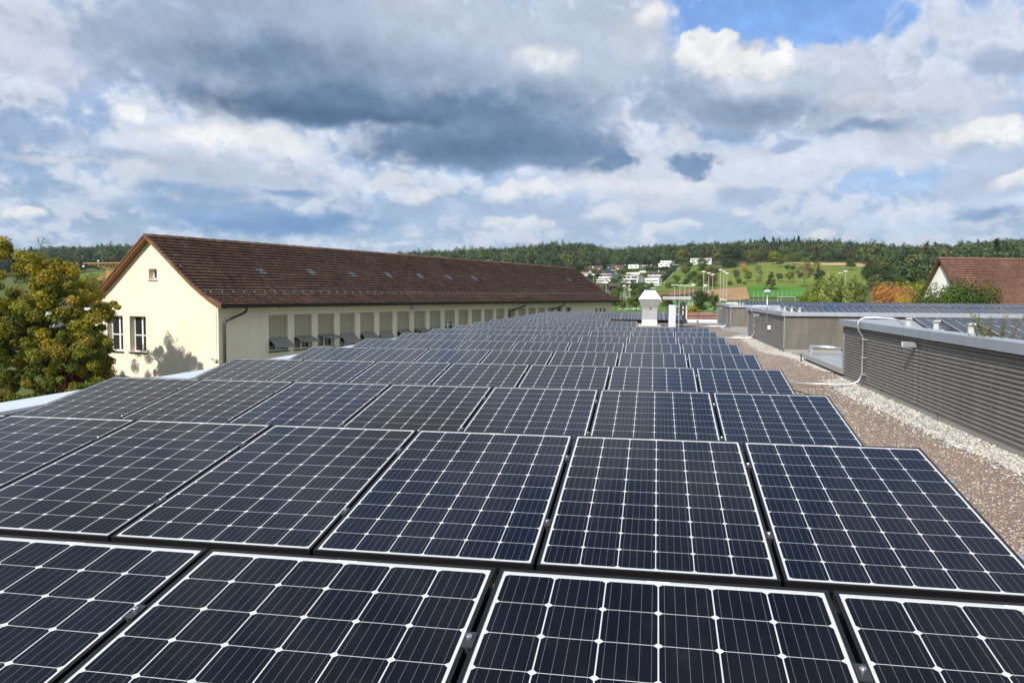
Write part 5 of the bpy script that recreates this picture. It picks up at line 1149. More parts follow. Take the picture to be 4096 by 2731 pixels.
# forest: one mass of crowns over the hills
FOREST_FROM = {-500: 700, 0: 780, 480: 830, 900: 820, 1450: 640, 1900: 520, 2200: 620, 2330: 730, 2480: 800, 2640: 790, 2800: 765, 3000: 750, 3250: 800, 3440: 790, 3500: 560, 3600: 470, 3800: 450, 4096: 440, 4700: 440}
FX, FR = np.array(sorted(FOREST_FROM)), np.array([FOREST_FROM[k] for k in sorted(FOREST_FROM)])
def make_forest():
    g = np.random.default_rng(5); pts = []
    tries = 0
    while len(pts) < 6000 and tries < 200000:
        tries += 1
        x = g.uniform(-420, 4600); r0 = float(np.interp(x, FX, FR)); r = r0 + (1450 - r0 if x < 1000 else (1700 - r0 if x < 1800 else 1260 - r0)) * g.random()
        if g.random() > (0.55 + 0.45 * r / 1400): continue
        d = ray(x, 1178); d = d[:2] / np.hypot(*d[:2]); p = CAM[:2] + d * r
        pts.append((p[0], p[1], ground(*p), x, r))
    pts = np.array(pts)
    # drop trees wholly behind the crest, thin crowded ones
    keep = []; cell = {}
    for i, q in enumerate(pts):
        k = (int(q[0] // 8.0), int(q[1] // 8.0))
        if k in cell: continue
        cell[k] = 1; keep.append(i)
    pts = pts[keep]
    pr = []
    for s_ in range(4):
        c = clumps(17, .48, .44, .56, 100 + s_, (.30, .46)); pr.append(leaf_cloud(c[0], c[1], 24, .050, (0.9, 0.35), tone=c[2], seed=200 + s_, mid=(0, 0, .45)))
    for s_ in range(2):
        C_, R_, T_ = [], [], []
        for i in range(16):
            z = .10 + .88 * i / 15; rr = .20 * (1 - z) ** .8 + .015; a = g.uniform(0, 6.28); q = .6
            C_.append((rr * q * math.cos(a), rr * q * math.sin(a), z)); R_.append((rr * .75, rr * .75, .06)); w_ = g.uniform(.8, 1.15); T_.append((w_, w_, w_))
        pr.append(leaf_cloud(C_, R_, 12, .045, tone=T_, seed=300 + s_))
    V, Q, T, o = [], [], [], 0
    pal = np.array([(.064, .104, .030), (.078, .124, .034), (.056, .092, .030), (.092, .128, .034), (.115, .140, .036), (.070, .110, .042), (.125, .115, .036), (.058, .092, .036)])
    for q in pts:
        con = g.random() < (.26 if 2990 < q[3] < 3200 and q[4] > 850 else .012)
        v, f, t = pr[4 + g.integers(2)] if con else pr[g.integers(4)]
        h = g.uniform(15, 24) * (1.1 if con else 1) * (0.80 if q[4] < r_near(q[3]) else 1.0); w = h * (1.0 if con else g.uniform(.62, .98))
        a = g.uniform(0, 6.28); c_, s_ = math.cos(a), math.sin(a)
        vv = np.stack([(v[:, 0] * c_ - v[:, 1] * s_) * w + q[0], (v[:, 0] * s_ + v[:, 1] * c_) * w + q[1], v[:, 2] * h + q[2] - 0.5], -1)
        col = (np.array((.036, .060, .028)) if con else pal[g.integers(len(pal))]) * g.uniform(.55, 1.35)
        V.append(vv); Q.append(f + o); T.append(t * col); o += len(v)
    me = npmesh('forest', np.concatenate(V), np.concatenate(Q), M_LEAF, np.concatenate(T))
    f_ = bpy.data.objects.new('forest', me); COL.objects.link(f_); f_.color = (1, 1, 1, 1)
    tag(f_, 'dense mixed forest covering the hills all along the horizon', 'forest', kind='stuff')
def r_near(x): return float(np.interp(x, FX, FR)) + 45
make_forest()

# the autumn maple in front of the gable
def maple():
    D = 32.0; g = np.random.default_rng(31)
    ctr = depth(140, 1330, D); base = np.array([ctr[0], ctr[1], ground(ctr[0], ctr[1])])
    t_ = thing('maple_tree', 'big autumn maple with yellow green leaves in front of the cream gable', 'tree', tuple(base))
    def P(x, y, dd=0.0): return depth(x, y, D + dd) - base
    # clumps given by where they sit in the crown: x, y, radius (pixels), depth offset
    cl = []
    for x, y, r, n in ((150, 1120, 120, 10), (60, 1230, 150, 14), (200, 1250, 150, 16), (300, 1200, 90, 8), (120, 1400, 170, 18), (290, 1380, 130, 14), (60, 1540, 160, 14), (230, 1540, 160, 14), (330, 1500, 100, 9), (370, 1270, 70, 7), (385, 1400, 60, 6), (405, 1370, 42, 4), (408, 1450, 40, 4), (398, 1530, 45, 4), (20, 1330, 150, 10), (-120, 1350, 200, 16), (-80, 1180, 150, 8), (-150, 1550, 200, 12), (360, 1560, 70, 5), (235, 1100, 60, 4), (395, 1465, 50, 4)):
        for _ in range(int(n * 2.7)):
            a = g.uniform(0, 6.28); q = math.sqrt(g.random()); cl.append((x + r * q * math.cos(a), y + r * q * math.sin(a) * .9, g.uniform(18, 44), g.normal(0, 1.0) + (0.4 if x > 330 else 0)))
    for x, y, r in ((430, 1225, 20), (455, 1215, 17), (470, 1228, 14), (445, 1250, 16), (410, 1222, 22), (425, 1265, 14), (8, 965, 34), (25, 985, 28), (-15, 1000, 40), (38, 1000, 18), (10, 1020, 28), (72, 1015, 12), (85, 1025, 14), (95, 1015, 9), (120, 1040, 22), (190, 1050, 20), (165, 1060, 24), (70, 1070, 26), (215, 1065, 18)): cl.append((x, y, r, g.normal(0, .3)))
    C_, R_, T_ = [], [], []
    for x, y, r, dd in cl:
        C_.append(P(x, y, dd)); rm = r * D / FPX * .95; R_.append((rm, rm, rm * .8))
        hi = np.clip((1480 - y) / 480, 0, 1)       # more gold towards the top of the tree
        gold = np.array((.40, .305, .026)); green = np.array((.125, .175, .022)); rust = np.array((.42, .22, .035)); dk = np.array((.075, .10, .016))
        k = np.clip(g.normal(.26 + .42 * hi, .22), 0, 1)
        c = green * (1 - k) + gold * k
        if g.random() < .10: c = c * .6 + rust * .4
        if g.random() < .22: c = c * .45 + dk * .55
        T_.append(c * g.uniform(.8, 1.2))
    per = 330
    V, Q, T = leaf_cloud(C_, R_, per, .046, tone=T_, up=.25, seed=77)
    cr = part('crown', npmesh('crown', V, Q, M_LEAF, T), t_); cr.color = (1, 1, 1, 1)
    m = MB(); fork = P(190, 1520)
    m.tube([(fork[0], fork[1], -0.5), (fork[0] + .05, fork[1], fork[2] * .5), tuple(fork), tuple(P(180, 1380)), tuple(P(165, 1220)), tuple(P(150, 1090))], [.26, .22, .18, .14, .10, .05], 9)
    limbs = [((190, 1520), (260, 1420), (340, 1340), (420, 1240), (462, 1222)), ((185, 1420), (110, 1330), (40, 1240), (-30, 1180)), ((175, 1330), (230, 1230), (300, 1170)), ((165, 1220), (120, 1120), (70, 1052), (40, 1025), (-5, 1018)), ((55, 1040), (30, 1018), (12, 990)),
             ((160, 1180), (150, 1080), (135, 1030), (150, 1018), (165, 1013)), ((190, 1480), (100, 1420), (-60, 1340)), ((190, 1500), (280, 1500), (350, 1480))]
    for L in limbs:
        k = len(L); m.tube([tuple(P(x, y, .12 * i)) for i, (x, y) in enumerate(L)], list(np.linspace(.10 if L[0][1] > 1300 else .075, .022, k)), 6)
    # bare twig standing up out of the crown
    tw = [((165, 1013), (163, 985), (170, 965), (178, 948)), ((163, 985), (155, 970), (152, 955), (148, 946)), ((166, 975), (180, 972), (192, 972), (203, 970)), ((168, 968), (176, 958), (186, 954)), ((165, 1010), (172, 1000), (184, 995), (195, 1006)), ((164, 1000), (152, 990), (140, 995)), ((163, 990), (150, 982), (146, 976)), ((175, 955), (170, 948), (160, 950)), ((180, 972), (190, 964), (198, 975)), ((165, 1013), (178, 1020), (188, 1028)), ((172, 1000), (190, 998), (196, 1008)), ((157, 975), (150, 962), (157, 950))]
    for i, L in enumerate(tw): m.tube([tuple(P(x, y, .05 * (i % 3))) for x, y in L], list(np.linspace(.020 if i == 0 else .012, .005, len(L))), 5)
    m.build('trunk', M_BARK, t_)
maple()
# small things under the maple
q = depth(225, 1570, 30.0)
tree('red_shrub', 'bush1', (*(depth(285, 1540, 31.5)[:2]), GZ), 2.0, 0.9, (0.16, 0.040, 0.040), 'dark red leaved shrub under the maple', cat='shrub')
# weed on the edge of the nearest box
def weed():
    dw = ray(3985, 1340); b = CAM + dw * ((1.60 - CAM[0]) / dw[0]); b[2] = 0.665; t_ = thing('weed', 'tall yellowish weed growing on the edge of the nearest roof box', 'plant', tuple(b))
    g = np.random.default_rng(9); m = MB(); C_, R_ = [], []
    for i in range(16):
        a, hh = g.uniform(-.24, .24), g.uniform(.08, .30) if i > 3 else g.uniform(.26, .38); l = g.normal(0, .05)
        m.tube([(a * .5, l * .3, 0), (a * .8, l * .6, hh * .6), (a + g.normal(0, .03), l, hh)], [.005, .004, .002], 4)
        for z in np.linspace(.06, hh, int(hh / .035)): C_.append((a * (.5 + .5 * z / hh) + g.normal(0, .012), l * z / hh, z)); R_.append((.016, .016, .016))
    for i in range(14): C_.append((g.uniform(-.18, .25), g.normal(0, .06), g.uniform(.02, .14))); R_.append((.05, .05, .04))
    V, Q, T = leaf_cloud(C_, R_, 10, .008, seed=4); c = part('leaves', npmesh('leaves', V, Q, M_LEAF, T), t_); c.color = (0.24, 0.25, 0.05, 1); m.build('stems', M_BARK, t_)
weed()

# ------------------------------------------------------------------ the village on the slope
M_HGLASS = mat('house_glass', (0.10, 0.11, 0.12), 0.1, 0.0, 0.6)
M_HWALL = msp('bright_render', (0.80, 0.79, 0.77), 0.85, amt=0.04, scale=0.3)
M_HGREY = msp('grey_render', (0.50, 0.50, 0.49), 0.85, amt=0.06, scale=0.3)
M_PV = mat('roof_solar', (0.02, 0.025, 0.045), 0.15, 0.0, 0.5)
def hill_house(label, xl, yb, spec, alpha=24.0, fr=fho, sc=5.88, name='hill_house', cat='house', D=None):
    """spec entries in units of the photograph crop: wall / window / slab / gable / balcony boxes with depths in metres"""
    b = hit(*fr(xl, yb)) if D is None else depth(*fr(xl, yb), D); D = fdepth(b); s = D / FPX / sc; ca, sa = math.cos(R(alpha)), math.sin(R(alpha))
    ax = math.atan2(FLAT_R[1], FLAT_R[0]) + R(-alpha) * 1.0
    t_ = thing(name, label, cat, (b[0], b[1], b[2]), ax)
    X = lambda x: (x - xl) * s / ca; Zz = lambda y: (yb - y) * s
    for e in spec:
        k = e[0]
        if k == 'wall':     # x0 x1 ytop ybot d0 d1 [material]
            _, x0, x1, y0, y1, d0, d1 = e[:7]; MB().box((X(x0), d0, Zz(y1) - (6 if y1 >= yb else 0)), (X(x1), d1, Zz(y0))).build('wall', e[7] if len(e) > 7 else M_HWALL, t_)
        elif k == 'slab':   # flat roof or terrace plate, a little proud
            _, x0, x1, y0, y1, d0, d1 = e[:7]; MB().box((X(x0) - .25, d0 - .25, Zz(y1)), (X(x1) + .25, d1 + .25, Zz(y0))).build('roof' if len(e) < 8 else e[7], e[8] if len(e) > 8 else M_WHITE, t_)
        elif k == 'balcony':
            _, x0, x1, y0, y1, d0, d1 = e[:7]; MB().box((X(x0), d0, Zz(y1)), (X(x1), d1, Zz(y0))).build('balcony', e[7] if len(e) > 7 else M_HWALL, t_)
        elif k == 'win':    # front window at depth d, framed
            _, x0, x1, y0, y1, d = e[:6]
            w_ = MB().box((X(x0), d - 0.05, Zz(y1)), (X(x1), d + 0.04, Zz(y0))).build('window', M_HGREY, t_)
            MB().box((X(x0) + .1, d - 0.075, Zz(y1) + .1), (X(x1) - .1, d - 0.052, Zz(y0) - .1)).build('pane', M_HGLASS, w_)
        elif k == 'swin':   # window on the right side wall
            _, x, d0, d1, y0, y1 = e[:6]
            w_ = MB().box((X(x) - 0.04, d0, Zz(y1)), (X(x) + 0.05, d1, Zz(y0))).build('window', M_HGREY, t_)
            MB().box((X(x) + 0.052, d0 + .1, Zz(y1) + .1), (X(x) + 0.075, d1 - .1, Zz(y0) - .1)).build('pane', M_HGLASS, w_)
        elif k == 'gable':  # ridge along the front: x0 x1 yridge yeave d0 d1 material
            _, x0, x1, y0, y1, d0, d1, m = e[:8]; dm = (d0 + d1) / 2; th = .25; rr = MB()
            rr.add([(X(x0), d0, Zz(y1)), (X(x1), d0, Zz(y1)), (X(x1), dm, Zz(y0)), (X(x0), dm, Zz(y0)), (X(x0), d1, Zz(y1)), (X(x1), d1, Zz(y1)),
                    (X(x0), d0, Zz(y1) - th), (X(x1), d0, Zz(y1) - th), (X(x1), dm, Zz(y0) - th), (X(x0), dm, Zz(y0) - th), (X(x0), d1, Zz(y1) - th), (X(x1), d1, Zz(y1) - th)],
                   [(0, 1, 2, 3), (3, 2, 5, 4), (7, 6, 9, 8), (8, 9, 10, 11), (0, 6, 7, 1), (5, 11, 10, 4), (1, 7, 8, 2), (2, 8, 11, 5), (0, 3, 9, 6), (3, 4, 10, 9)])
            rr.build('roof', m, t_)
            if len(e) > 8:
                gw = MB(); ins = 0.5
                gw.add([(X(x0) + ins, d0 + ins, Zz(y1) - .3), (X(x1) - ins, d0 + ins, Zz(y1) - .3), (X(x1) - ins, d1 - ins, Zz(y1) - .3), (X(x0) + ins, d1 - ins, Zz(y1) - .3), (X(x0) + ins, dm, Zz(y0) - .4), (X(x1) - ins, dm, Zz(y0) - .4)], [(0, 3, 4), (1, 5, 2), (0, 4, 5, 1), (2, 5, 4, 3)])
                gw.build('gable_wall', e[8], t_)
        elif k == 'part':
            _, nm, x0, x1, y0, y1, d0, d1, m = e; MB().box((X(x0), d0, Zz(y1)), (X(x1), d1, Zz(y0))).build(nm, m, t_)
    return t_
W_ = lambda *a: ('wall',) + a
hill_house('brown roofed bungalow with a white chimney at the top left of the village', 305, 522, [W_(320, 640, 450, 522, 1, 9), ('gable', 298, 645, 365, 465, -0.5, 10.5, M_TILE3, M_HWALL), ('part', 'chimney', 405, 432, 385, 432, 2.0, 3.0, M_HWALL), ('win', 390, 440, 475, 505, 1), ('win', 545, 585, 440, 470, .4), ('win', 450, 490, 480, 510, 1), ('part', 'dormer', 535, 570, 436, 468, 0.2, 3, M_HWALL)], 8)
hill_house('brown roofed bungalow with a tall orange chimney', 838, 478, [W_(845, 1090, 432, 478, 1, 8), ('gable', 832, 1190, 345, 432, -0.5, 9.5, M_TILE3, M_HWALL), ('part', 'chimney', 946, 984, 365, 440, -0.8, 0.3, M_ORANGE), ('win', 855, 880, 442, 465, 1), ('win', 890, 930, 442, 468, 1), ('part', 'dormer', 990, 1045, 425, 465, -.6, 3, M_HWALL), ('part', 'chimney', 1165, 1185, 330, 370, 4, 5, M_CONC)], 8)
hill_house('white flat roofed cube house over a dark glass ground floor', 1250, 490, [W_(1250, 1472, 345, 441, 0, 9), ('part', 'wall', 1268, 1465, 441, 490, 1.2, 8.5, M_HGREY), ('slab', 1250, 1472, 341, 346, 0, 9), ('win', 1280, 1330, 372, 398, 0), ('win', 1392, 1442, 370, 396, 0), ('win', 1290, 1375, 447, 487, 1.2), ('win', 1385, 1455, 447, 487, 1.2), ('swin', 1472, 3.2, 4.6, 372, 405), ('swin', 1472, 6.2, 7.6, 372, 405), ('part', 'garden_wall', 1500, 1580, 455, 490, 9, 9.5, M_HWALL)], 30)
hill_house('cream white flat roofed house behind the white cube house', 1566, 390, [W_(1566, 1780, 292, 390, 0, 11), ('slab', 1566, 1780, 287, 293, 0, 11), ('win', 1592, 1645, 318, 346, 0), ('win', 1702, 1755, 316, 344, 0), ('swin', 1780, 4.5, 9.5, 318, 342)], 32)
hill_house('largest white stepped house with a recessed upper floor', 1915, 468, [W_(1955, 2185, 318, 412, 0, 12), W_(1987, 2212, 258, 318, 1.5, 11), ('slab', 1987, 2212, 254, 260, 1.5, 11), ('slab', 1955, 2185, 312, 319, 0, 12, 'terrace', M_WHITE), ('win', 2018, 2065, 286, 314, 1.5), ('win', 2130, 2178, 284, 312, 1.5), ('win', 1985, 2040, 340, 370, 0), ('win', 2105, 2155, 338, 368, 0), ('part', 'wall', 2055, 2190, 412, 468, 1.5, 11, M_HGREY), ('win', 2070, 2115, 418, 464, 1.5), ('win', 2130, 2180, 418, 464, 1.5), W_(1915, 2050, 405, 452, -2, 0), ('swin', 2212, 4, 6, 284, 318), ('swin', 2212, 7.5, 9.5, 284, 318), ('swin', 2185, 4.5, 7, 338, 364), ('part', 'garden_wall', 1870, 1895, 390, 470, -1, 0, M_HWALL), ('balcony', 2190, 2330, 340, 358, 5, 12)], 30)
hill_house('white gabled house with dark solar panels on its brown roof', 575, 722, [W_(640, 840, 565, 640, 0, 10), W_(605, 840, 630, 722, -2.2, 10), ('gable', 630, 880, 478, 572, -1.2, 11.2, M_TILE3, M_HWALL), ('part', 'roof_panels', 700, 850, 500, 545, 1.2, 1.5, M_PV), ('win', 665, 700, 590, 622, 0), ('win', 720, 820, 588, 622, 0), ('balcony', 598, 845, 632, 660, -3.4, -2.2), ('balcony', 570, 700, 690, 712, -4.2, -2.2), ('win', 612, 665, 664, 688, -2.25), ('swin', 840, 3, 4.5, 540, 565), ('swin', 840, 2, 3.5, 600, 630), ('swin', 840, 6, 8, 600, 630), ('part', 'pergola', 610, 860, 563, 572, -2.4, 0, M_WHITE)], 34)
hill_house('white terraced block with three stepped balconies', 1115, 870, [W_(1180, 1440, 612, 690, 2, 12), W_(1150, 1440, 680, 770, 0.5, 12), W_(1120, 1330, 760, 870, -1, 10), ('slab', 1170, 1450, 600, 612, 1, 12), ('balcony', 1140, 1420, 680, 696, -1.2, 0.5), ('balcony', 1112, 1330, 755, 775, -2.6, -1), ('win', 1190, 1270, 625, 672, 2), ('win', 1290, 1420, 625, 672, 2), ('win', 1165, 1250, 705, 750, .5), ('win', 1270, 1400, 705, 750, .5), ('win', 1135, 1180, 790, 815, -1), ('part', 'pillar', 1276, 1290, 612, 750, 1, 1.6, M_HWALL), ('swin', 1440, 5, 7, 640, 670)], 28)
hill_house('white house with a wide black brown roof and long balcony', 1700, 668, [W_(1720, 2010, 548, 668, 1, 10), ('gable', 1695, 2030, 495, 550, -1, 12, M_TILE3, M_HWALL), ('balcony', 1700, 2010, 588, 614, -0.4, 1), ('win', 1730, 1790, 552, 588, 1), ('win', 1840, 1900, 552, 588, 1), ('win', 1930, 1990, 552, 588, 1), ('part', 'wall', 1715, 2010, 622, 668, .8, .98, M_HGREY), ('swin', 2010, 4, 5.2, 570, 620), ('swin', 2010, 7, 8.5, 560, 590), ('part', 'chimney', 1868, 1895, 480, 510, 5, 6, M_HWALL)], 34)
hill_house('white two storey block with long dark window bands', 1592, 832, [W_(1592, 1945, 662, 832, 0, 11), ('slab', 1592, 1945, 658, 665, 0, 11), ('win', 1650, 1930, 706, 734, 0), ('win', 1608, 1640, 706, 734, 0), ('win', 1612, 1690, 782, 808, 0), ('win', 1708, 1935, 780, 808, 0), ('swin', 1945, 2, 4, 700, 735)], 22)
hill_house('white garage block at the foot of the white two storey block', 1722, 900, [W_(1722, 1890, 838, 900, 0, 8), ('slab', 1600, 1890, 832, 840, -1.5, 8, 'terrace', M_HWALL), ('win', 1735, 1880, 852, 870, 0)], 20)
hill_house('dark brown timber chalet with a sagging dark roof', 600, 950, [W_(640, 800, 840, 950, 1, 9, M_HGREY), ('part', 'wall', 860, 1030, 840, 940, 0, 9, M_WOODD), ('gable', 585, 830, 775, 880, -1, 11, M_TILE3, M_WOODD), ('gable', 800, 1060, 768, 850, -1.5, 10, M_TILE3, M_WOODD), ('win', 930, 975, 850, 885, -.02), ('part', 'shutter', 978, 1000, 838, 872, -0.1, 0, mat('bright_green', (0.06, 0.42, 0.05), .5))], 15)
hill_house('small dark timber barn at the edge of the school roof', 478, 880, [('part', 'wall', 490, 590, 810, 880, 0, 6, M_WOODD), ('gable', 475, 605, 765, 830, -.8, 6.8, M_TILE3, M_WOODD), ('part', 'chimney', 470, 484, 745, 785, 1, 1.6, M_ORANGE)], 15)
hill_house('plain white house behind the small dark timber barn', 505, 860, [W_(505, 690, 745, 860, 0, 9), ('slab', 505, 690, 740, 748, 0, 9), ('win', 530, 570, 765, 790, 0)], 12)
hill_house('low white house with a pale roof above the school ridge end', 40, 490, [W_(60, 160, 455, 490, 1, 7), ('gable', 35, 210, 418, 460, -.5, 8, M_TILE3, M_HWALL), ('win', 90, 120, 462, 480, 1)], 10)
hill_house('low white garage with parked terrace above the school roof', 150, 610, [W_(180, 330, 560, 640, 0, 8, M_HGREY), ('slab', 150, 480, 530, 545, -.5, 8, 'terrace', M_CONC), W_(240, 320, 595, 660, -1.5, 0)], 10)
hill_house('flat roofed white villa on the crest behind the olive tree', 1548, 368, [W_(1548, 1815, 285, 368, 0, 9), ('slab', 1548, 1818, 280, 287, -.4, 9.4), ('win', 1560, 1610, 300, 318, 0), ('win', 1570, 1620, 330, 350, 0), ('win', 1770, 1808, 296, 320, 0), ('part', 'pillar', 1812, 1818, 287, 368, -1, -.7, M_HWALL)], 12, f23, 3.36)
hill_house('small brown shed at the left end of the dark hedge', 1872, 370, [('part', 'wall', 1880, 1975, 345, 370, 0, 4, M_WOODD), ('gable', 1868, 1985, 326, 348, -.6, 4.6, M_TILE3, M_WOODD)], 12, f23, 3.36, 'shed', 'shed')
hill_house('small reddish shed below the big dark tree', 2215, 375, [('part', 'wall', 2222, 2290, 340, 375, 0, 4, M_ORANGE), ('gable', 2210, 2300, 320, 344, -.6, 4.6, M_TILE3, M_WOODD)], 18, f23, 3.36, 'shed', 'shed')
for x0, x1, y0, y1, lb in ((1210, 1515, 530, 575, 'long white retaining wall above the terraced block'), (1515, 1660, 492, 530, 'white retaining wall right of the cube house'), (1500, 1600, 765, 830, 'white retaining wall left of the two storey block')):
    b = hit(*fho(x0, y1)); c = hit(*fho(x1, y1)); m = MB(); hh = (y1 - y0) / 5.88 * fdepth(b) / FPX
    n = np.array([-(c - b)[1], (c - b)[0]]); n = n / np.hypot(*n) * .4
    m.add([(b[0], b[1], b[2] - 1), (c[0], c[1], c[2] - 1), (c[0] + n[0], c[1] + n[1], c[2] - 1), (b[0] + n[0], b[1] + n[1], b[2] - 1), (b[0], b[1], b[2] + hh), (c[0], c[1], b[2] + hh), (c[0] + n[0], c[1] + n[1], b[2] + hh), (b[0] + n[0], b[1] + n[1], b[2] + hh)], QF)
    tag(m.build('retaining_wall', M_HWALL), lb, 'wall')
q = hit(*fho(790, 478)); t_ = thing('parasol', 'bright blue garden parasol between the two bungalows', 'parasol', tuple(q))
MB().lathe([(2.2, 1.9), (1.7, 2.6), (0.9, 3.1), (0.05, 3.3)], n=10).build('canopy', mat('bright_blue', (0.04, 0.22, 0.70), .6), t_); MB().tube([(0, 0, 0), (0, 0, 3.2)], .05, 6).build('pole', M_POLE, t_)
# hedge beside the hill path
def hedge(name, label, pts, fr, h, w, colour):
    C_, R_, T_ = [], [], []; o = None
    L = np.array(pts, float); s = np.r_[0, np.cumsum(np.hypot(*np.diff(L, axis=0).T))]; n = max(8, int(s[-1] / 12))
    for k in range(n):
        x, y = np.interp(k / (n - 1) * s[-1], s, L[:, 0]), np.interp(k / (n - 1) * s[-1], s, L[:, 1]); q = hit(*fr(x, y)); o = q if o is None else o
        for _ in range(2): C_.append(q - o + np.array([RNG.normal(0, .5), RNG.normal(0, .5), h * RNG.uniform(.35, .75)])); R_.append((w, w, h * .55)); v = RNG.uniform(.8, 1.2); T_.append((v, v, v))
    V, Q, T = leaf_cloud(C_, R_, 60, .55, tone=T_, seed=len(pts)); ob = part(name, npmesh(name, V, Q, M_LEAF, T), None, tuple(o)); ob.color = (*colour, 1); tag(ob, label, 'hedge')
hedge('hedge', 'dark hedge climbing beside the pale hill path', [(1370, 395), (1310, 465), (1235, 545), (1175, 600)], f23, 3.6, 2.2, DGN)
hedge('hedge', 'dark strip of bushes across the steep meadow', [(1600, 490), (1560, 545), (1510, 600), (1475, 635)], f23, 2.2, 1.6, DGN)
hedge('hedge', 'dark clipped hedge at the top right of the steep meadow', [(1990, 415), (2060, 410), (2150, 410)], f23, 7.0, 3.0, DGN)
hedge('hedge', 'green hedge under the upper white houses', [(1690, 480), (1800, 480), (2000, 482), (2150, 470)], fho, 2.6, 2.2, DGN)
hedge('hedge', 'green hedge above the long retaining wall', [(1060, 500), (1200, 515), (1380, 515), (1500, 512)], fho, 2.4, 2.0, OLV)
hedge('hedge', 'green hedge right of the dark evergreen', [(1580, 870), (1640, 890), (1710, 895)], fho, 3.0, 2.2, GRN)

# ------------------------------------------------------------------ sports ground: lamps, goals, fences
def lamp_post(label, fr, x, yt, yb, D=None, head='dish', group='lamp posts round the sports pitch'):
    if D is None: b = hit(*fr(x, yb)); D = fdepth(b)
    else:
        q = depth(*fr(x, yt), D); b = np.array([q[0], q[1], ground(q[0], q[1])])
    tp = depth(*fr(x, yt), D); h = tp[2] - b[2]; k = D / 420.0
    t_ = thing('lamp_post', label, 'lamp post', tuple(b), YAW * -1, group)
    MB().tube([(0, 0, -.3), (0, 0, h * .5), (0, 0, h)], [.14 * k, .12 * k, .09 * k], 7).build('pole', M_POLE, t_)
    if head == 'dish': MB().lathe([(0.25 * k, h - .1), (1.15 * k, h + .05 * k), (1.05 * k, h + .3 * k), (.4 * k, h + .55 * k)], n=10).build('lamp_head', M_WHITE, t_)
    elif head == 'double': MB().box((-1.9 * k, -.35, h), (-.15 * k, .35, h + .28 * k)).box((.15 * k, -.35, h), (1.9 * k, .35, h + .28 * k)).box((-.15 * k, -.1, h), (.15 * k, .1, h + .2 * k)).build('lamp_head', M_WHITE, t_)
    else: MB().box((-.9 * k, -.35, h - .2), (.9 * k, .35, h + .6 * k)).build('lamp_head', M_WHITE, t_)
for a in [('lamp post at the end of the school roof, before the dark barn', 248, 505, 0, 260, 'dish'), ('slim lamp post in front of the dark chalet', 420, 605, 0, 300, 'box'), ('lamp post left of the dense dark evergreen', 658, 655, 985, None, 'dish'), ('short lamp post before the dense dark evergreen', 740, 700, 800, None, 'box'),
          ('leftmost of the double headed lamp posts behind the rain roof', 1335, 640, 872, None, 'double'), ('second double headed lamp post behind the rain roof', 1407, 646, 872, None, 'double'), ('third double headed lamp post behind the rain roof', 1473, 650, 872, None, 'double'), ('fourth double headed lamp post behind the rain roof', 1533, 650, 872, None, 'double'), ('lamp post with box floodlights right of the double headed ones', 1583, 640, 925, None, 'box'),
          ('tall lamp post, left of the broad dark olive tree', 1723, 465, 850, None, 'dish'), ('tall lamp post in the gap above the round dark tree', 1790, 485, 850, None, 'dish'), ('tall lamp post before the reddish brown tree', 1843, 505, 850, None, 'dish'), ('tallest lamp post, right of the reddish brown tree', 1948, 442, 835, None, 'dish'), ('tall lamp post just right of the tallest one', 1993, 466, 830, None, 'dish'), ('last tall lamp post, left of the small olive bush', 2035, 488, 845, None, 'dish'), ('short box headed lamp post above the round dark tree', 1748, 650, 760, None, 'box')]:
    lamp_post(a[0], f23, *a[1:5], head=a[5])
for a in [('lamp post above the taller pale willow', 1622, 460, 0, 330), ('lamp post partly behind the pale willow', 1552, 485, 0, 345), ('low lamp post right of the pale willow', 1695, 612, 0, 300)]:
    lamp_post(a[0], f29, *a[1:5])
def bars(name, label, cat, fr, polys, r, D=None, m=M_WHITE, net=None, group=None):
    first = fr(*polys[0][0]); b = hit(*first) if D is None else depth(*first, D); D = fdepth(b); t_ = thing(name, label, cat, tuple(b), 0, group)
    for i, L in enumerate(polys): MB().tube([tuple(depth(*fr(x, y), D + dd) - b) for x, y, dd in [(q + (0,))[:3] for q in L]], r, 6).build('frame_bar', m, t_)
    if net:
        n_ = MB()
        for L in net: n_.tube([tuple(depth(*fr(x, y), D + dd) - b) for x, y, dd in [(q + (0,))[:3] for q in L]], r * .35, 4)
        n_.build('net', mat('green_net', (0.16, 0.36, 0.26), .7), t_)
    return t_
bars('goal', 'white football goal before the green field', 'goal', f29, [[(705, 858), (705, 797), (948, 800), (948, 858)], [(705, 797), (752, 797, 3), (752, 862, 3)]], .09, net=[[(710 + 20 * k, 800), (715 + 20 * k, 826)] for k in range(12)] + [[(705, 824), (948, 826)]])
bars('goal', 'white football goal frame left of the vent hood', 'goal', f23, [[(655, 870), (655, 803), (740, 803), (740, 870)]], .10)
bars('goal', 'white football goal frame right of the vent hood', 'goal', f23, [[(1100, 880), (1100, 800), (1156, 803), (1156, 890)]], .11)
bars('goal', 'small training goal with a green net right of the rain roof', 'goal', f23, [[(1515, 885), (1530, 915), (1575, 912), (1580, 880)], [(1515, 885), (1580, 880)]], .07, D=300, net=[[(1518 + 9 * k, 884), (1530 + 6 * k, 913)] for k in range(7)] + [[(1520, 895), (1578, 892)]])
bars('barrier', 'low white barrier on the pitch left of the vent hood', 'barrier', f23, [[(590, 985), (590, 958), (880, 958), (880, 985)], [(690, 985), (690, 958)]], .06, D=240)
bars('bench', 'small white bench on the pitch left of the vent hood', 'bench', f23, [[(782, 972), (782, 950), (845, 950), (845, 972)]], .07, D=235)
bars('barrier', 'white barrier on the pitch right of the round dark tree', 'barrier', f23, [[(1815, 975), (1815, 950), (1890, 950), (1890, 975)]], .06, D=230)
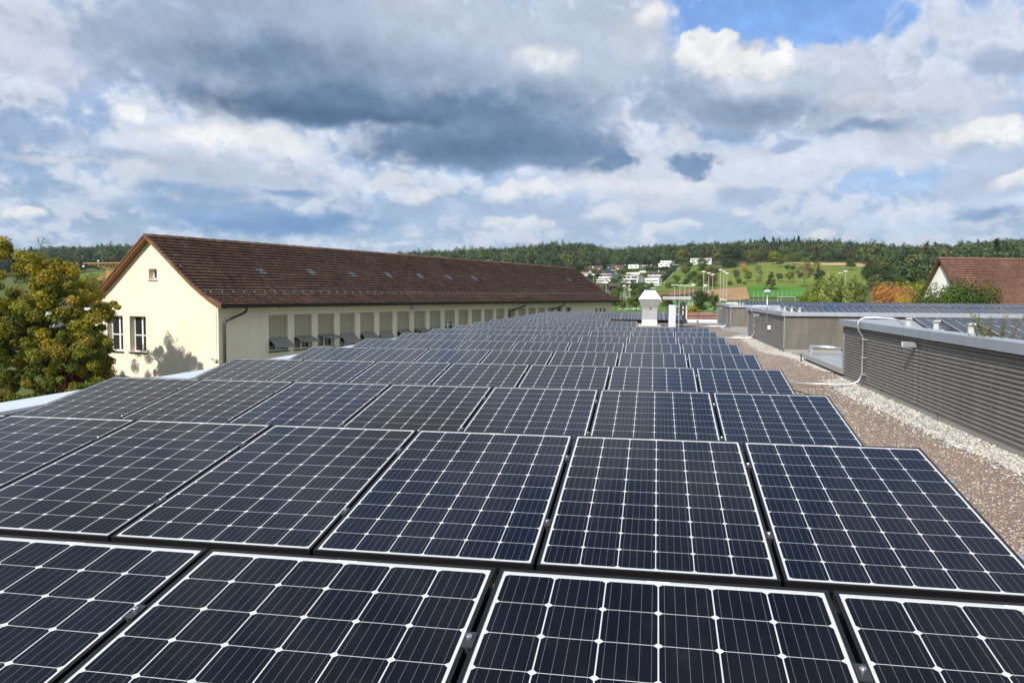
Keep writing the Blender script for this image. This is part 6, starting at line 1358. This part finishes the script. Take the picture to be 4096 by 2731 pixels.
bars('dugout', 'white framed players shelter under the tall lamp posts', 'shelter', f23, [[(1950, 862), (1950, 842), (2040, 842), (2040, 862)], [(1950, 842), (1950, 825, 2), (2000, 825, 2)]], .16)
def ball_fence(label, fr, xs, ytop, ybot, rows=4):
    a = hit(*fr(xs[0], ybot)); D = fdepth(a); t_ = thing('ball_fence', label, 'fence', tuple(a), 0, None); w = MB()
    for x in xs: MB().tube([tuple(depth(*fr(x, ybot + 3), D) - a), tuple(depth(*fr(x, ytop), D) - a)], .055, 5).build('post', M_POLE, t_)
    for k in range(rows): y = ytop + (ybot - ytop) * k / rows; w.tube([tuple(depth(*fr(xs[0], y), D) - a), tuple(depth(*fr(xs[-1], y), D) - a)], .018, 4)
    w.build('wire', M_POLE, t_)
ball_fence('tall wire ball fence before the bright green field', f29, list(range(385, 1090, 64)), 727, 812)
ball_fence('low wire fence along the ploughed field', f29, list(range(65, 640, 64)), 776, 860, 3)
ball_fence('tall wire ball fence left of the vent hood', f23, [612, 650, 680, 735], 738, 860, 3)

# ------------------------------------------------------------------ left: crane and buildings behind the maple
def crane():
    D = 120.0; o = depth(*flt(1840, 940), D); t_ = thing('tower_crane', 'yellow lattice crane with its jib folded behind the school gable', 'crane', (o[0], o[1], GZ)); b = np.array([o[0], o[1], GZ])
    P = lambda x, y, dd=0.0: tuple(depth(*flt(x, y), D + dd) - b)
    j = MB()
    up = [(1490, 688), (1900, 684), (2260, 678), (2500, 676)]; lowc = [(1565, 700), (1760, 745), (2040, 802), (2300, 760), (2500, 730)]
    for dd in (0, 1.0): j.tube([P(x, y, .5) for x, y in lowc] if dd else [P(*q, 0) for q in up], .10, 6)
    j.tube([P(*q, 1.0) for q in up], .07, 6)
    def lo(x): return float(np.interp(x, [a for a, _ in lowc], [b_ for _, b_ in lowc]))
    def hi_(x): return float(np.interp(x, [a for a, _ in up], [b_ for _, b_ in up]))
    for x in range(1600, 2480, 62): j.tube([P(x, lo(x), .5), P(x + 31, hi_(x + 31), 0)], .045, 5); j.tube([P(x + 31, hi_(x + 31), 1.0), P(x + 62, lo(x + 62), .5)], .045, 5)
    j.build('jib', M_CRANE, t_)
    MB().box(P(1480, 702), tuple(np.array(P(1530, 675)) + np.array([0, 1, 0]))).build('jib_tip', M_WOODD, t_)
    MB().tube([P(1503, 700), P(1503, 1130)], .022, 4).build('hoist_rope', M_DARK, t_); MB().tube([P(1500, 725), P(1500, 755)], .17, 6).build('pulley_block', M_WHITE, t_)
    m = MB(); m.tube([P(1935, 800), P(1790, 940)], .09, 6).tube([P(1975, 820), P(1830, 945)], .09, 6).tube([P(2150, 760), P(2020, 860), P(1960, 950)], .12, 6); m.build('strut', M_CRANE, t_)
    for x in (1785, 1830, 1945): MB().tube([P(x, 950, .2), P(x, 985, .2)], .35, 9).build('winch_drum', M_CRANE, t_)
    m = MB(); m.tube([P(1770, 940), P(2000, 935)], .10, 6).tube([P(1770, 985), P(2000, 995)], .10, 6); m.build('platform', M_CRANE, t_)
    MB().box(tuple(np.array(P(1975, 905)) - .4), tuple(np.array(P(2020, 865)) + .4)).build('cabin', M_CRANE, t_)
    m = MB()
    for x, dd in ((1900, 0), (1990, 0), (1900, 1.4), (1990, 1.4)): m.tube([P(x, 990, dd), (P(x, 990, dd)[0], P(x, 990, dd)[1], 0)], .10, 6)
    m.build('mast', M_CRANE, t_)
    MB().tube([P(1763, 730), P(1763, 655)], .04, 5).build('warning_mast', M_POLE, t_); MB().lathe([(.02, -.15), (.13, -.08), (.16, 0), (.13, .08), (.02, .15)], P(1763, 645), 8).build('warning_ball', M_WPAINT, t_)
crane()
def town(label, xl, yb, spec, D, alpha): return hill_house(label, xl, yb, spec, alpha, flt, 4.48, 'town_house', 'building', D)
town('white flat roofed building behind the maple with a dark band of windows', 1200, 1420, [W_(1220, 2100, 1160, 1420, 0, 8), ('slab', 1200, 2120, 1128, 1162, -.6, 8.5, 'roof', M_GUTTER), ('win', 1630, 1720, 1180, 1215, 0), ('win', 1760, 1850, 1180, 1215, 0), ('win', 1300, 1480, 1180, 1215, 0), ('part', 'band', 1220, 2100, 1165, 1178, -.1, 0, M_WHITE)], 110, 6)
town('pink rendered house behind the maple with red shutters', 1370, 1480, [('part', 'wall', 1375, 1510, 1320, 1480, 0, 4, msp('pink_render', (.62, .40, .38), .85)), ('win', 1440, 1490, 1355, 1400, 0), ('part', 'shutter', 1385, 1410, 1340, 1390, -.1, 0, M_RED), ('slab', 1370, 1515, 1310, 1322, -.3, 4, 'roof', M_TILE3)], 95, 6)
town('grey gabled house almost hidden by the maple', 730, 1560, [W_(760, 1000, 1440, 1560, 0, 5, M_HGREY), ('gable', 720, 1020, 1375, 1445, -.6, 5.6, M_TILE3, M_HGREY), ('win', 800, 850, 1470, 1510, 0), ('win', 920, 970, 1460, 1510, 0)], 90, 8)

# ------------------------------------------------------------------ air
def haze():
    m = bpy.data.materials.new('haze_air'); m.use_nodes = True; t = NT(m.node_tree); t.n.remove(t.n['Principled BSDF'])
    v = t.node('ShaderNodeVolumePrincipled'); v.inputs['Density'].default_value = 0.00007; v.inputs['Color'].default_value = (0.80, 0.88, 1.0, 1); v.inputs['Anisotropy'].default_value = 0.2
    t.l.new(v.outputs[0], t.n['Material Output'].inputs['Volume'])
    o = MB().box((CAM[0] - 2700, CAM[1] - 2700, -7.0), (CAM[0] + 2700, CAM[1] + 2700, 112.0)).build('haze', m); tag(o, 'thin clear air paling the far wooded hills', 'haze', kind='stuff')
haze()
